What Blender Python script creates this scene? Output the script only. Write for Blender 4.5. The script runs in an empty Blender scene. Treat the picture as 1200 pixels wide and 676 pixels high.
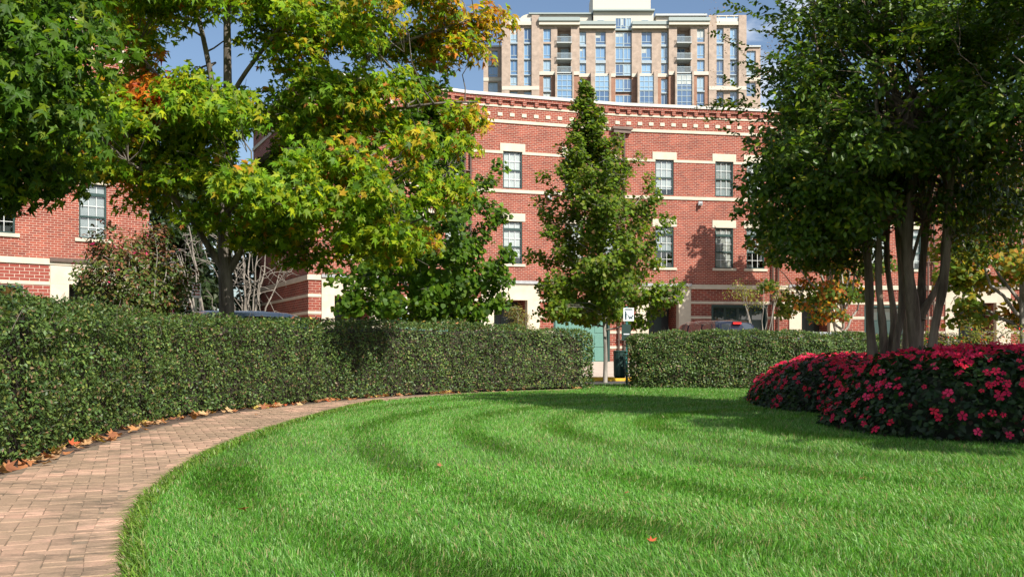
import bpy, math, random
import numpy as np
from mathutils import Vector, Matrix

RNG = np.random.default_rng(7)
random.seed(7)
sc = bpy.context.scene
COL = sc.collection

# ---------------------------------------------------------------- camera, sky, sun, exposure
FPX, HZ, EYE = 1100.0, 412.0, 0.95          # focal length in photo pixels, horizon row, eye height
cam_d = bpy.data.cameras.new('camera')
cam = bpy.data.objects.new('camera', cam_d); COL.objects.link(cam)
cam.location = (0, 0, EYE); cam.rotation_euler = (math.radians(90), 0, 0)
cam_d.sensor_width = 36; cam_d.lens = FPX / 1200 * 36
cam_d.shift_y = (HZ - 338) / 1200
cam_d.clip_start = 0.05; cam_d.clip_end = 3000
sc.camera = cam

SUN_EL = math.radians(41)
SUN_H = Vector((0.60, -0.80))               # horizontal direction towards the sun
world = bpy.data.worlds.new('World'); sc.world = world; world.use_nodes = True
wn = world.node_tree; wn.nodes.clear()
def N(nt, t, **kw):
    n = nt.nodes.new(t)
    for k, v in kw.items(): setattr(n, k, v)
    return n
wo = N(wn, 'ShaderNodeOutputWorld'); bg = N(wn, 'ShaderNodeBackground')
sky = N(wn, 'ShaderNodeTexSky', sky_type='NISHITA')
sky.sun_disc = False; sky.sun_elevation = SUN_EL
sky.sun_rotation = math.atan2(SUN_H.x, SUN_H.y)
sky.air_density = 1.0; sky.dust_density = 1.3; sky.ozone_density = 2.0
tc = N(wn, 'ShaderNodeTexCoord'); mp = N(wn, 'ShaderNodeMapping'); mp.inputs['Scale'].default_value = (1.0, 1.0, 2.6)
mp.inputs['Location'].default_value = (9.4, 4.4, 0.7)
cn = N(wn, 'ShaderNodeTexNoise'); cn.inputs['Scale'].default_value = 3.1; cn.inputs['Detail'].default_value = 9; cn.inputs['Roughness'].default_value = 0.58
cr = N(wn, 'ShaderNodeValToRGB'); cr.color_ramp.elements[0].position = 0.49; cr.color_ramp.elements[1].position = 0.66
cm = N(wn, 'ShaderNodeMixRGB'); cm.inputs['Color2'].default_value = (11.5, 11.7, 12.0, 1)
wn.links.new(tc.outputs['Generated'], mp.inputs['Vector']); wn.links.new(mp.outputs['Vector'], cn.inputs['Vector'])
wn.links.new(cn.outputs['Fac'], cr.inputs['Fac']); wn.links.new(cr.outputs['Color'], cm.inputs['Fac'])
wn.links.new(sky.outputs['Color'], cm.inputs['Color1']); wn.links.new(cm.outputs['Color'], bg.inputs['Color'])
wn.links.new(bg.outputs['Background'], wo.inputs['Surface'])
bg.inputs['Strength'].default_value = 0.082

sun_d = bpy.data.lights.new('sun', 'SUN'); sun = bpy.data.objects.new('sun', sun_d); COL.objects.link(sun)
sun_d.energy = 5.0; sun_d.angle = math.radians(0.53); sun_d.color = (1.0, 0.94, 0.84)
tosun = Vector((SUN_H.x * math.cos(SUN_EL), SUN_H.y * math.cos(SUN_EL), math.sin(SUN_EL)))
sun.rotation_euler = tosun.to_track_quat('Z', 'Y').to_euler(); sun.location = (20, -25, 40)

vs = sc.view_settings; vs.view_transform = 'Standard'; vs.look = 'None'; vs.exposure = 0.76; vs.gamma = 1.0
vs.use_curve_mapping = False
sc.render.engine = 'CYCLES'
cy = sc.cycles; cy.max_bounces = 6; cy.diffuse_bounces = 3; cy.glossy_bounces = 2; cy.transmission_bounces = 3
cy.transparent_max_bounces = 8; cy.caustics_reflective = False; cy.caustics_refractive = False
cy.use_denoising = True

# ---------------------------------------------------------------- helpers
def at(px, py, Y):
    return Vector(((px - 600) / FPX * Y, Y, EYE + (HZ - py) / FPX * Y))
def atX(px, Y): return (px - 600) / FPX * Y
def atZ(py, Y): return EYE + (HZ - py) / FPX * Y
def sm(a, b, x):
    t = np.clip((x - a) / (b - a), 0, 1); return t * t * (3 - 2 * t)
def ground_z(x, y):
    w = y + 0.6 * np.maximum(0, -x - 2)
    return 0.47 * np.clip((w - 30.6) / 13.0, 0, 1)

def tag(o, label=None, cat=None, group=None, kind=None):
    if label: o['label'] = label
    if cat: o['category'] = cat
    if group: o['group'] = group
    if kind: o['kind'] = kind
    return o
def link(name, me, mat=None, parent=None):
    o = bpy.data.objects.new(name, me); COL.objects.link(o)
    if mat is not None and len(me.materials) == 0: me.materials.append(mat)
    if parent is not None: o.parent = parent
    return o
def empty(name, loc, rz=0.0, label=None, cat=None, group=None):
    o = bpy.data.objects.new(name, None); COL.objects.link(o)
    o.location = loc; o.rotation_euler = (0, 0, rz); o.empty_display_size = 0.3
    return tag(o, label, cat, group)

def mesh_np(name, verts, faces, tint=None, uv=None, smooth=False):
    """verts (n,3); faces (m,k) all with k corners; tint (n,3) point colours"""
    verts = np.ascontiguousarray(verts, dtype=np.float32); faces = np.ascontiguousarray(faces, dtype=np.int32)
    me = bpy.data.meshes.new(name)
    m, k = faces.shape
    me.vertices.add(len(verts)); me.vertices.foreach_set('co', verts.ravel())
    me.loops.add(m * k); me.loops.foreach_set('vertex_index', faces.ravel())
    me.polygons.add(m); me.polygons.foreach_set('loop_start', np.arange(0, m * k, k, dtype=np.int32))
    me.update(calc_edges=True)
    if tint is not None:
        a = me.color_attributes.new('tint', 'FLOAT_COLOR', 'POINT')
        c = np.ones((len(verts), 4), np.float32); c[:, :3] = tint
        a.data.foreach_set('color', c.ravel())
    if smooth: me.polygons.foreach_set('use_smooth', np.ones(m, dtype=bool))
    return me

class MB:
    """collects quads; build() makes one mesh object"""
    def __init__(s): s.v = []; s.f = []; s.uv = []
    def quad(s, pts, uv=None):
        i = len(s.v); s.v += [tuple(p) for p in pts]; s.f.append(tuple(range(i, i + len(pts))))
        if uv is None:
            a = Vector(pts[1]) - Vector(pts[0]); b = Vector(pts[-1]) - Vector(pts[0]); n = a.cross(b)
            ax = max(range(3), key=lambda q: abs(n[q]))
            if ax == 0: uv = [(p[1], p[2]) for p in pts]
            elif ax == 1: uv = [(p[0], p[2]) for p in pts]
            else: uv = [(p[0], p[1]) for p in pts]
        s.uv += uv
    def box(s, x0, x1, y0, y1, z0, z1):
        if x0 > x1: x0, x1 = x1, x0
        if y0 > y1: y0, y1 = y1, y0
        if z0 > z1: z0, z1 = z1, z0
        A = (x0, y0, z0); B = (x1, y0, z0); C = (x1, y1, z0); D = (x0, y1, z0)
        E = (x0, y0, z1); F = (x1, y0, z1); G = (x1, y1, z1); H = (x0, y1, z1)
        for q in ((A, B, F, E), (B, C, G, F), (C, D, H, G), (D, A, E, H), (E, F, G, H), (D, C, B, A)): s.quad(q)
        return s
    def cyl(s, p0, p1, r0, r1=None, n=12, caps=True):
        r1 = r0 if r1 is None else r1
        p0 = Vector(p0); p1 = Vector(p1); d = (p1 - p0).normalized()
        u = d.orthogonal().normalized(); w = d.cross(u)
        ra = [p0 + (u * math.cos(2*math.pi*i/n) + w * math.sin(2*math.pi*i/n)) * r0 for i in range(n)]
        rb = [p1 + (u * math.cos(2*math.pi*i/n) + w * math.sin(2*math.pi*i/n)) * r1 for i in range(n)]
        for i in range(n):
            j = (i + 1) % n; s.quad((ra[i], ra[j], rb[j], rb[i]))
        if caps: s.quad(list(reversed(ra))); s.quad(rb)
        return s
    def mesh(s, name, smooth=False):
        me = bpy.data.meshes.new(name); me.from_pydata(s.v, [], s.f)
        l = me.uv_layers.new(name='UVMap')
        l.data.foreach_set('uv', [c for p in s.uv for c in p])
        if smooth:
            for p in me.polygons: p.use_smooth = True
        me.update(); return me
    def build(s, name, mat, parent=None, bevel=0, smooth=False):
        o = link(name, s.mesh(name, smooth), mat, parent)
        if bevel:
            import bmesh
            bm = bmesh.new(); bm.from_mesh(o.data)
            bmesh.ops.remove_doubles(bm, verts=bm.verts, dist=1e-5)
            bmesh.ops.bevel(bm, geom=[e for e in bm.edges], offset=bevel, segments=1, affect='EDGES')
            bm.to_mesh(o.data); bm.free()
        return o
def boxo(name, mat, parent, *b): return MB().box(*b).build(name, mat, parent)

# ---------------------------------------------------------------- materials
MATS = {}
def newmat(name):
    m = bpy.data.materials.new(name); m.use_nodes = True; MATS[name] = m
    nt = m.node_tree; return m, nt, nt.nodes['Principled BSDF'], nt.nodes['Material Output']
def plain(name, col, rough=0.6, metal=0.0, spec=0.5, var=0.12, scale=6.0, bump=0.0, bscale=40.0, coat=0.0):
    m, nt, b, out = newmat(name)
    b.inputs['Roughness'].default_value = rough; b.inputs['Metallic'].default_value = metal
    b.inputs['Specular IOR Level'].default_value = spec; b.inputs['Coat Weight'].default_value = coat
    t = N(nt, 'ShaderNodeTexCoord'); n = N(nt, 'ShaderNodeTexNoise'); n.inputs['Scale'].default_value = scale; n.inputs['Detail'].default_value = 6
    nt.links.new(t.outputs['Object'], n.inputs['Vector'])
    r = N(nt, 'ShaderNodeMapRange'); r.inputs['From Min'].default_value = 0.3; r.inputs['From Max'].default_value = 0.7
    r.inputs['To Min'].default_value = 1 - var; r.inputs['To Max'].default_value = 1 + var
    nt.links.new(n.outputs['Fac'], r.inputs['Value'])
    mx = N(nt, 'ShaderNodeMixRGB', blend_type='MULTIPLY'); mx.inputs['Fac'].default_value = 1; mx.inputs['Color1'].default_value = (*col, 1)
    nt.links.new(r.outputs['Result'], mx.inputs['Color2']); nt.links.new(mx.outputs['Color'], b.inputs['Base Color'])
    if bump:
        n2 = N(nt, 'ShaderNodeTexNoise'); n2.inputs['Scale'].default_value = bscale; n2.inputs['Detail'].default_value = 5
        nt.links.new(t.outputs['Object'], n2.inputs['Vector'])
        bp = N(nt, 'ShaderNodeBump'); bp.inputs['Strength'].default_value = bump; bp.inputs['Distance'].default_value = 0.02
        nt.links.new(n2.outputs['Fac'], bp.inputs['Height']); nt.links.new(bp.outputs['Normal'], b.inputs['Normal'])
    return m
def brickmat(name, c1, c2, mortar, w, h, ms, bump=0.5):
    m, nt, b, out = newmat(name); b.inputs['Roughness'].default_value = 0.85; b.inputs['Specular IOR Level'].default_value = 0.25
    uv = N(nt, 'ShaderNodeUVMap'); br = N(nt, 'ShaderNodeTexBrick')
    br.offset = 0.5; br.inputs['Scale'].default_value = 1; br.inputs['Brick Width'].default_value = w; br.inputs['Row Height'].default_value = h
    br.inputs['Mortar Size'].default_value = ms; br.inputs['Mortar Smooth'].default_value = 0.1
    br.inputs['Color1'].default_value = (*c1, 1); br.inputs['Color2'].default_value = (*c2, 1); br.inputs['Mortar'].default_value = (*mortar, 1)
    nt.links.new(uv.outputs['UV'], br.inputs['Vector'])
    n = N(nt, 'ShaderNodeTexNoise'); n.inputs['Scale'].default_value = 0.9; n.inputs['Detail'].default_value = 8; n.inputs['Roughness'].default_value = 0.65
    nt.links.new(uv.outputs['UV'], n.inputs['Vector'])
    r = N(nt, 'ShaderNodeMapRange'); r.inputs['From Min'].default_value = 0.3; r.inputs['From Max'].default_value = 0.7
    r.inputs['To Min'].default_value = 0.76; r.inputs['To Max'].default_value = 1.2
    nt.links.new(n.outputs['Fac'], r.inputs['Value'])
    mx = N(nt, 'ShaderNodeMixRGB', blend_type='MULTIPLY'); mx.inputs['Fac'].default_value = 1
    nt.links.new(br.outputs['Color'], mx.inputs['Color1']); nt.links.new(r.outputs['Result'], mx.inputs['Color2'])
    nt.links.new(mx.outputs['Color'], b.inputs['Base Color'])
    bp = N(nt, 'ShaderNodeBump', invert=True); bp.inputs['Strength'].default_value = bump; bp.inputs['Distance'].default_value = 0.008
    nt.links.new(br.outputs['Fac'], bp.inputs['Height']); nt.links.new(bp.outputs['Normal'], b.inputs['Normal'])
    return m
def leafmat(name, trans=0.35, rough=0.45, spec=0.35, gain=1.0, tgain=1.5):
    m, nt, b, out = newmat(name)
    a = N(nt, 'ShaderNodeAttribute', attribute_name='tint')
    b.inputs['Roughness'].default_value = rough; b.inputs['Specular IOR Level'].default_value = spec
    nt.links.new(a.outputs['Color'], b.inputs['Base Color'])
    tr = N(nt, 'ShaderNodeBsdfTranslucent'); g = N(nt, 'ShaderNodeMixRGB', blend_type='MULTIPLY'); g.inputs['Fac'].default_value = 1
    g.inputs['Color2'].default_value = (tgain * 1.05, tgain, tgain * 0.55, 1)
    nt.links.new(a.outputs['Color'], g.inputs['Color1']); nt.links.new(g.outputs['Color'], tr.inputs['Color'])
    ms = N(nt, 'ShaderNodeMixShader'); ms.inputs['Fac'].default_value = trans
    nt.links.new(b.outputs['BSDF'], ms.inputs[1]); nt.links.new(tr.outputs['BSDF'], ms.inputs[2]); nt.links.new(ms.outputs['Shader'], out.inputs['Surface'])
    return m
def glassmat(name, tint=(0.95, 0.97, 0.97), ior=1.5):
    m, nt, b, out = newmat(name); nt.nodes.remove(b)
    tr = N(nt, 'ShaderNodeBsdfTransparent'); tr.inputs['Color'].default_value = (*tint, 1)
    gl = N(nt, 'ShaderNodeBsdfGlossy'); gl.inputs['Roughness'].default_value = 0.02
    lw = N(nt, 'ShaderNodeLayerWeight'); pw = N(nt, 'ShaderNodeMath', operation='POWER'); pw.inputs[1].default_value = 3.5
    fr = N(nt, 'ShaderNodeMapRange'); fr.inputs['To Min'].default_value = 0.07; fr.inputs['To Max'].default_value = 0.9
    nt.links.new(lw.outputs['Facing'], pw.inputs[0]); nt.links.new(pw.outputs[0], fr.inputs['Value'])
    ms = N(nt, 'ShaderNodeMixShader')
    nt.links.new(fr.outputs['Result'], ms.inputs['Fac']); nt.links.new(tr.outputs['BSDF'], ms.inputs[1]); nt.links.new(gl.outputs['BSDF'], ms.inputs[2])
    nt.links.new(ms.outputs['Shader'], out.inputs['Surface'])
    return m
def barkmat(name, c1, c2, scale=9.0, stretch=0.18):
    m, nt, b, out = newmat(name); b.inputs['Roughness'].default_value = 0.9
    t = N(nt, 'ShaderNodeTexCoord'); mp_ = N(nt, 'ShaderNodeMapping'); mp_.inputs['Scale'].default_value = (1, 1, stretch)
    n = N(nt, 'ShaderNodeTexNoise'); n.inputs['Scale'].default_value = scale; n.inputs['Detail'].default_value = 7; n.inputs['Roughness'].default_value = 0.65
    nt.links.new(t.outputs['Object'], mp_.inputs['Vector']); nt.links.new(mp_.outputs['Vector'], n.inputs['Vector'])
    r = N(nt, 'ShaderNodeValToRGB'); r.color_ramp.elements[0].position = 0.36; r.color_ramp.elements[1].position = 0.64
    r.color_ramp.elements[0].color = (*c1, 1); r.color_ramp.elements[1].color = (*c2, 1)
    nt.links.new(n.outputs['Fac'], r.inputs['Fac']); nt.links.new(r.outputs['Color'], b.inputs['Base Color'])
    bp = N(nt, 'ShaderNodeBump'); bp.inputs['Strength'].default_value = 0.6; bp.inputs['Distance'].default_value = 0.02
    nt.links.new(n.outputs['Fac'], bp.inputs['Height']); nt.links.new(bp.outputs['Normal'], b.inputs['Normal'])
    return m

M_BRICK = brickmat('brick_upper', (0.280, 0.063, 0.038), (0.170, 0.038, 0.027), (0.46, 0.35, 0.275), 0.225, 0.082, 0.0065)
M_BRICKG = brickmat('brick_ground', (0.240, 0.047, 0.029), (0.145, 0.030, 0.022), (0.41, 0.305, 0.235), 0.31, 0.104, 0.008)
M_BRICKONE = plain('brick_single', (0.23, 0.045, 0.030), 0.85, var=0.35, scale=3)
M_MORTAR = plain('mortar', (0.48, 0.375, 0.30), 0.95)
M_LIME = plain('limestone', (0.50, 0.44, 0.345), 0.8, var=0.12, scale=2.5, bump=0.1)
M_COPE = plain('coping', (0.50, 0.48, 0.44), 0.7, var=0.06)
M_GREEN = plain('green_frame', (0.012, 0.040, 0.036), 0.4)
M_GARAGE = plain('garage_green_sunlit', (0.085, 0.20, 0.165), 0.5, var=0.06)  # lighter copy of the door green, sunlight put into the colour
M_GREEN_SHADED = plain('garage_green_shaded', (0.018, 0.045, 0.040), 0.45, var=0.06)  # darker copy of the door green, shade put into the colour
M_MUNT = plain('muntin', (0.62, 0.64, 0.62), 0.5)
M_BLIND = plain('blind', (0.40, 0.43, 0.42), 0.8, var=0.15, scale=1.2)
BLINDS = [M_BLIND, plain('blind_pale', (.50, .52, .50), .8, var=.12, scale=2), plain('blind_grey', (.27, .30, .30), .8, var=.2, scale=2), plain('curtain', (.33, .33, .30), .8, var=.3, scale=5)]
M_ROOMDARK = plain('room_dark', (0.045, 0.05, 0.05), 0.9)
M_GLASS = glassmat('window_glass')
M_PIPE = plain('downspout_brown', (0.11, 0.075, 0.06), 0.45, metal=0.3)
M_GREYMETAL = plain('grey_metal', (0.4, 0.41, 0.42), 0.4, metal=0.6)
M_ROOF = plain('roof_membrane', (0.3, 0.3, 0.3), 0.9)
M_DOOR = plain('door_black', (0.015, 0.02, 0.02), 0.4)
M_CONC = plain('concrete_drive', (0.43, 0.36, 0.30), 0.9, var=0.12, scale=1.5, bump=0.15)
M_YELLOW = plain('yellow_kerb_paint', (0.72, 0.42, 0.03), 0.7, var=0.15, scale=8)
M_ASPH = plain('asphalt', (0.055, 0.055, 0.055), 0.92, var=0.2, scale=4, bump=0.3, bscale=200)
M_SOIL = plain('mulch_soil', (0.085, 0.056, 0.040), 0.95, var=0.45, scale=14, bump=0.9, bscale=60)
M_LAWNB = plain('lawn_soil', (0.045, 0.070, 0.018), 0.95, var=0.35, scale=12)
M_GROUND = plain('ground_far', (0.07, 0.085, 0.035), 0.95, var=0.3, scale=0.3)
M_LEAF = leafmat('leaf', 0.46, rough=.5, spec=.2, tgain=2.0)
M_LEAFD = leafmat('leaf_glossy', 0.34, rough=0.4, spec=0.3, tgain=1.7)
M_HEDGE = leafmat('hedge_leaf', 0.25, rough=0.45, spec=0.3)
M_GRASS = leafmat('grass_blade', 0.36, rough=0.45, spec=0.35, tgain=1.7)
M_DRY = leafmat('dry_leaf', 0.2, rough=0.7, spec=0.2, tgain=1.2)
M_PETAL = leafmat('petal', 0.3, rough=0.6, spec=0.2, tgain=1.2)
M_HEDGEIN = plain('hedge_dark_core', (0.030, 0.024, 0.014), 0.95, var=0.5, scale=9)
M_BARK = barkmat('maple_bark', (0.045, 0.036, 0.028), (0.20, 0.175, 0.145), 8)
M_BARKG = barkmat('grey_bark', (0.13, 0.12, 0.10), (0.34, 0.31, 0.27), 7)
M_MYRT = barkmat('crape_bark', (0.060, 0.040, 0.027), (0.26, 0.20, 0.145), 6.5, 0.12)
M_TAN = brickmat('tower_tan', (0.39, 0.305, 0.245), (0.35, 0.275, 0.225), (0.39, 0.315, 0.26), 0.4, 0.2, 0.015, 0.1)
M_TRED = brickmat('tower_red', (0.29, 0.155, 0.105), (0.25, 0.135, 0.095), (0.31, 0.2, 0.15), 0.4, 0.2, 0.015, 0.1)
M_TWHITE = plain('tower_white', (0.52, 0.48, 0.40), 0.75, var=0.04)
M_TMET = plain('tower_metal', (0.27, 0.32, 0.31), 0.5, var=0.05)
M_TGREY = plain('tower_grey', (0.40, 0.43, 0.43), 0.6, var=0.05)
M_TSPAN = plain('tower_spandrel', (0.30, 0.36, 0.40), 0.4)
M_TFRAME = plain('tower_frame', (0.33, 0.41, 0.45), 0.5)
def towerglass(name, c):
    m, nt, b, out = newmat(name); b.inputs['Base Color'].default_value = (*c, 1)
    b.inputs['Roughness'].default_value = 0.05; b.inputs['Specular IOR Level'].default_value = 1.0; b.inputs['Coat Weight'].default_value = 0.6; b.inputs['Coat Roughness'].default_value = 0.02
    return m
TG = [towerglass('tower_glass_%d' % i, c) for i, c in enumerate([(0.09, 0.18, 0.32), (0.14, 0.26, 0.42), (0.26, 0.37, 0.46), (0.06, 0.12, 0.23), (0.18, 0.32, 0.48)])]  # the reflected sky is put into these blue pane colours

# paver material: pink-tan clay with grey-brown stains that have their own shapes
def pavermat():
    m, nt, b, out = newmat('paver_clay'); b.inputs['Roughness'].default_value = 0.88; b.inputs['Specular IOR Level'].default_value = 0.25
    oi = N(nt, 'ShaderNodeObjectInfo'); at_ = N(nt, 'ShaderNodeAttribute', attribute_name='tint')
    ad = N(nt, 'ShaderNodeMath', operation='ADD'); fr = N(nt, 'ShaderNodeMath', operation='FRACT')
    nt.links.new(oi.outputs['Random'], ad.inputs[0]); nt.links.new(at_.outputs['Fac'], ad.inputs[1]); nt.links.new(ad.outputs[0], fr.inputs[0])
    r = N(nt, 'ShaderNodeValToRGB'); e = r.color_ramp.elements
    e[0].position = 0.0; e[0].color = (0.27, 0.18, 0.125, 1); e[1].position = 1.0; e[1].color = (0.46, 0.30, 0.21, 1)
    for p, c in ((0.3, (0.44, 0.265, 0.19, 1)), (0.55, (0.37, 0.25, 0.175, 1)), (0.8, (0.50, 0.30, 0.22, 1))):
        x = e.new(p); x.color = c
    nt.links.new(fr.outputs[0], r.inputs['Fac'])
    g = N(nt, 'ShaderNodeNewGeometry'); n = N(nt, 'ShaderNodeTexNoise'); n.inputs['Scale'].default_value = 1.05; n.inputs['Detail'].default_value = 9; n.inputs['Roughness'].default_value = 0.66
    nt.links.new(g.outputs['Position'], n.inputs['Vector'])
    s = N(nt, 'ShaderNodeValToRGB'); s.color_ramp.elements[0].position = 0.38; s.color_ramp.elements[1].position = 0.54
    nt.links.new(n.outputs['Fac'], s.inputs['Fac'])
    sc_ = N(nt, 'ShaderNodeMath', operation='MULTIPLY'); sc_.inputs[1].default_value = 0.9; nt.links.new(s.outputs['Color'], sc_.inputs[0])
    mx = N(nt, 'ShaderNodeMixRGB'); mx.inputs['Color2'].default_value = (0.25, 0.175, 0.118, 1)
    nt.links.new(sc_.outputs[0], mx.inputs['Fac']); nt.links.new(r.outputs['Color'], mx.inputs['Color1'])
    n3 = N(nt, 'ShaderNodeTexNoise'); n3.inputs['Scale'].default_value = 3.2; n3.inputs['Detail'].default_value = 8; n3.inputs['Roughness'].default_value = 0.7
    mp3 = N(nt, 'ShaderNodeMapping'); mp3.inputs['Scale'].default_value = (.55, 1.3, 1); mp3.inputs['Location'].default_value = (4.1, 2.7, 0)
    nt.links.new(g.outputs['Position'], mp3.inputs['Vector']); nt.links.new(mp3.outputs['Vector'], n3.inputs['Vector'])
    s3 = N(nt, 'ShaderNodeValToRGB'); s3.color_ramp.elements[0].position = 0.50; s3.color_ramp.elements[1].position = 0.66; nt.links.new(n3.outputs['Fac'], s3.inputs['Fac'])
    k3 = N(nt, 'ShaderNodeMath', operation='MULTIPLY'); k3.inputs[1].default_value = 0.85; nt.links.new(s3.outputs['Color'], k3.inputs[0])
    mx3 = N(nt, 'ShaderNodeMixRGB'); mx3.inputs['Color2'].default_value = (0.085, 0.068, 0.048, 1); nt.links.new(k3.outputs[0], mx3.inputs['Fac']); nt.links.new(mx.outputs['Color'], mx3.inputs['Color1']); mx = mx3
    n2 = N(nt, 'ShaderNodeTexNoise'); n2.inputs['Scale'].default_value = 90; n2.inputs['Detail'].default_value = 4
    nt.links.new(g.outputs['Position'], n2.inputs['Vector'])
    mr = N(nt, 'ShaderNodeMapRange'); mr.inputs['To Min'].default_value = 0.72; mr.inputs['To Max'].default_value = 1.28
    nt.links.new(n2.outputs['Fac'], mr.inputs['Value'])
    m2 = N(nt, 'ShaderNodeMixRGB', blend_type='MULTIPLY'); m2.inputs['Fac'].default_value = 1
    nt.links.new(mx.outputs['Color'], m2.inputs['Color1']); nt.links.new(mr.outputs['Result'], m2.inputs['Color2'])
    nt.links.new(m2.outputs['Color'], b.inputs['Base Color'])
    bp = N(nt, 'ShaderNodeBump'); bp.inputs['Strength'].default_value = 0.5; bp.inputs['Distance'].default_value = 0.004
    nt.links.new(n2.outputs['Fac'], bp.inputs['Height']); nt.links.new(bp.outputs['Normal'], b.inputs['Normal'])
    return m
M_PAVER = pavermat()

# ---------------------------------------------------------------- curves of the garden
def chaikin(p, n=2, closed=False):
    p = [np.array(q, float) for q in p]
    for _ in range(n):
        o = [] if closed else [p[0]]
        m = len(p) if closed else len(p) - 1
        for i in range(m):
            a, b = p[i], p[(i + 1) % len(p)]
            o += [0.75 * a + 0.25 * b, 0.25 * a + 0.75 * b]
        if not closed: o.append(p[-1])
        p = o
    return np.array(p)
def in_poly(x, y, poly):
    r = np.zeros(len(x), bool); n = len(poly); j = n - 1
    for i in range(n):
        xi, yi = poly[i]; xj, yj = poly[j]
        c = ((yi > y) != (yj > y)) & (x < (xj - xi) * (y - yi) / (yj - yi + 1e-12) + xi)
        r ^= c; j = i
    return r
def dist_line(x, y, pl):
    d = np.full(len(x), 1e9)
    for i in range(len(pl) - 1):
        a = pl[i]; b = pl[i + 1]; ab = b - a; L = (ab ** 2).sum() + 1e-12
        t = np.clip(((x - a[0]) * ab[0] + (y - a[1]) * ab[1]) / L, 0, 1)
        d = np.minimum(d, np.hypot(x - a[0] - t * ab[0], y - a[1] - t * ab[1]))
    return d
INNER = chaikin([(-1.15, 0.8), (-1.36, 2.6), (-1.52, 3.75), (-1.96, 4.75), (-2.3, 5.8), (-2.52, 6.9), (-2.78, 8.4), (-2.92, 10.6), (-2.85, 14), (-2.62, 17.4), (-1.85, 20.0), (-0.45, 21.8), (0.9, 23.0), (2.1, 23.75), (5, 23.95), (8, 24.1), (11.5, 24.6)], 2)
INNER_P = INNER[INNER[:, 0] < 2.0]
OUTER = chaikin([(-3.45, 0.8), (-3.55, 3), (-3.72, 5.2), (-3.93, 7.2), (-4.15, 9), (-4.42, 11), (-4.5, 13), (-4.3, 15), (-3.75, 17.2), (-2.85, 19.4), (-1.62, 21.1), (-0.25, 22.7), (0.8, 23.5), (1.6, 23.95)], 2)
LAWN = np.vstack([INNER, [(15, 20), (15, 0.8)]])
BED = chaikin([(5.0, 19.6), (4.55, 17.8), (4.3, 16.2), (4.35, 15.0), (4.85, 14.1), (4.95, 13.3), (4.2, 12.6), (3.95, 11.5), (4.25, 10.2), (4.8, 9.7), (5.6, 9.55), (7.5, 9.6), (10, 10.4), (11.5, 13), (11, 18), (8, 20.3), (6, 20.4)], 2, closed=True)
HFRONT = chaikin([(-3.75, 1.0), (-3.82, 4.5), (-4.03, 7.2), (-4.24, 8.9), (-4.6, 10.7), (-4.82, 12.4), (-4.75, 13.8), (-4.45, 15.3), (-3.95, 16.9), (-3.15, 19.2), (-1.75, 21.2), (-0.25, 22.8), (1.3, 23.9), (2.25, 24.3)], 2)
HFRONT2 = chaikin([(3.05, 24.3), (4.5, 24.35), (7, 24.6), (9.5, 25.4), (12.5, 27.0), (15, 29)], 2)

# ---------------------------------------------------------------- ground, lawn, road
gy = np.array([-60, 0, 10, 20, 25, 27.4, 30.5, 30.7, 33, 36, 39, 42, 45, 48, 60, 120, 300, 900, 2500.])
gx = np.array([-2500, -600, -200, -60, -40, -30, -24, -18, -14, -10, -6, -2, 2, 10, 20, 40, 80, 250, 600, 2500.])
GX, GY = np.meshgrid(gx, gy)
GV = np.stack([GX, GY, ground_z(GX, GY) - 0.03], -1).reshape(-1, 3)
nx = len(gx); GF = [(j*nx+i, j*nx+i+1, (j+1)*nx+i+1, (j+1)*nx+i) for j in range(len(gy)-1) for i in range(nx-1)]
tag(link('ground', mesh_np('ground', GV, np.array(GF)), M_GROUND), kind='structure')

def sheet(name, poly, z, mat):
    import bmesh
    bm = bmesh.new(); vs_ = [bm.verts.new((p[0], p[1], z)) for p in poly]; bm.faces.new(vs_)
    bmesh.ops.triangulate(bm, faces=bm.faces[:]); me = bpy.data.meshes.new(name); bm.to_mesh(me); bm.free()
    for p in me.polygons:
        if p.normal.z < 0: p.flip()
    return tag(link(name, me, mat), kind='structure')
sheet('soil_bed', [(-9, 0.5), (15.5, 0.5), (15.5, 27.3), (-1, 27.3), (-7, 22), (-9, 16)], -0.018, M_SOIL)
sheet('lawn', LAWN, 0.0, M_LAWNB)
GAPLAWN = np.array([(2.0, 23.7), (3.4, 23.6), (9, 25.8), (12, 27.3), (-2.5, 27.3), (-0.5, 24.8), (1.6, 25.6)])
sheet('verge', GAPLAWN, -0.006, M_LAWNB)
# road with the yellow kerb and the sloping drive in front of the garages
sheet('road', [(-30, 28.3), (-4, 28.3), (-2.2, 27.4), (30, 27.4), (30, 30.5), (-30, 30.5)], 0.0, M_ASPH)
sheet('side_lane', [(-30, 19.9), (-7.6, 19.9), (-4.4, 23), (-3.4, 25), (-30, 25)], 0.004, M_ASPH)
kerb = MB()
for i in range(12):
    x0 = -6.5 + i * 3.0; kerb.box(x0, x0 + 2.985, 30.5, 30.68, -0.1, 0.125)
tag(kerb.build('kerb', M_YELLOW), kind='structure')
drv = []
dx = np.arange(-24, 31, 3.0); dy = np.concatenate([np.linspace(30.68, 46, 9)])
DX, DY = np.meshgrid(dx, dy)
DZ = np.maximum(ground_z(DX, DY) + 0.012, 0.122 * (DY < 31)) ; DZ = np.maximum(DZ, 0.122 + 0.0 * DY)
n_ = len(dx); DF = [(j*n_+i, j*n_+i+1, (j+1)*n_+i+1, (j+1)*n_+i) for j in range(len(dy)-1) for i in range(n_-1)]
tag(link('driveway', mesh_np('driveway', np.stack([DX, DY, DZ], -1).reshape(-1, 3), np.array(DF)), M_CONC), kind='structure')

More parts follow.
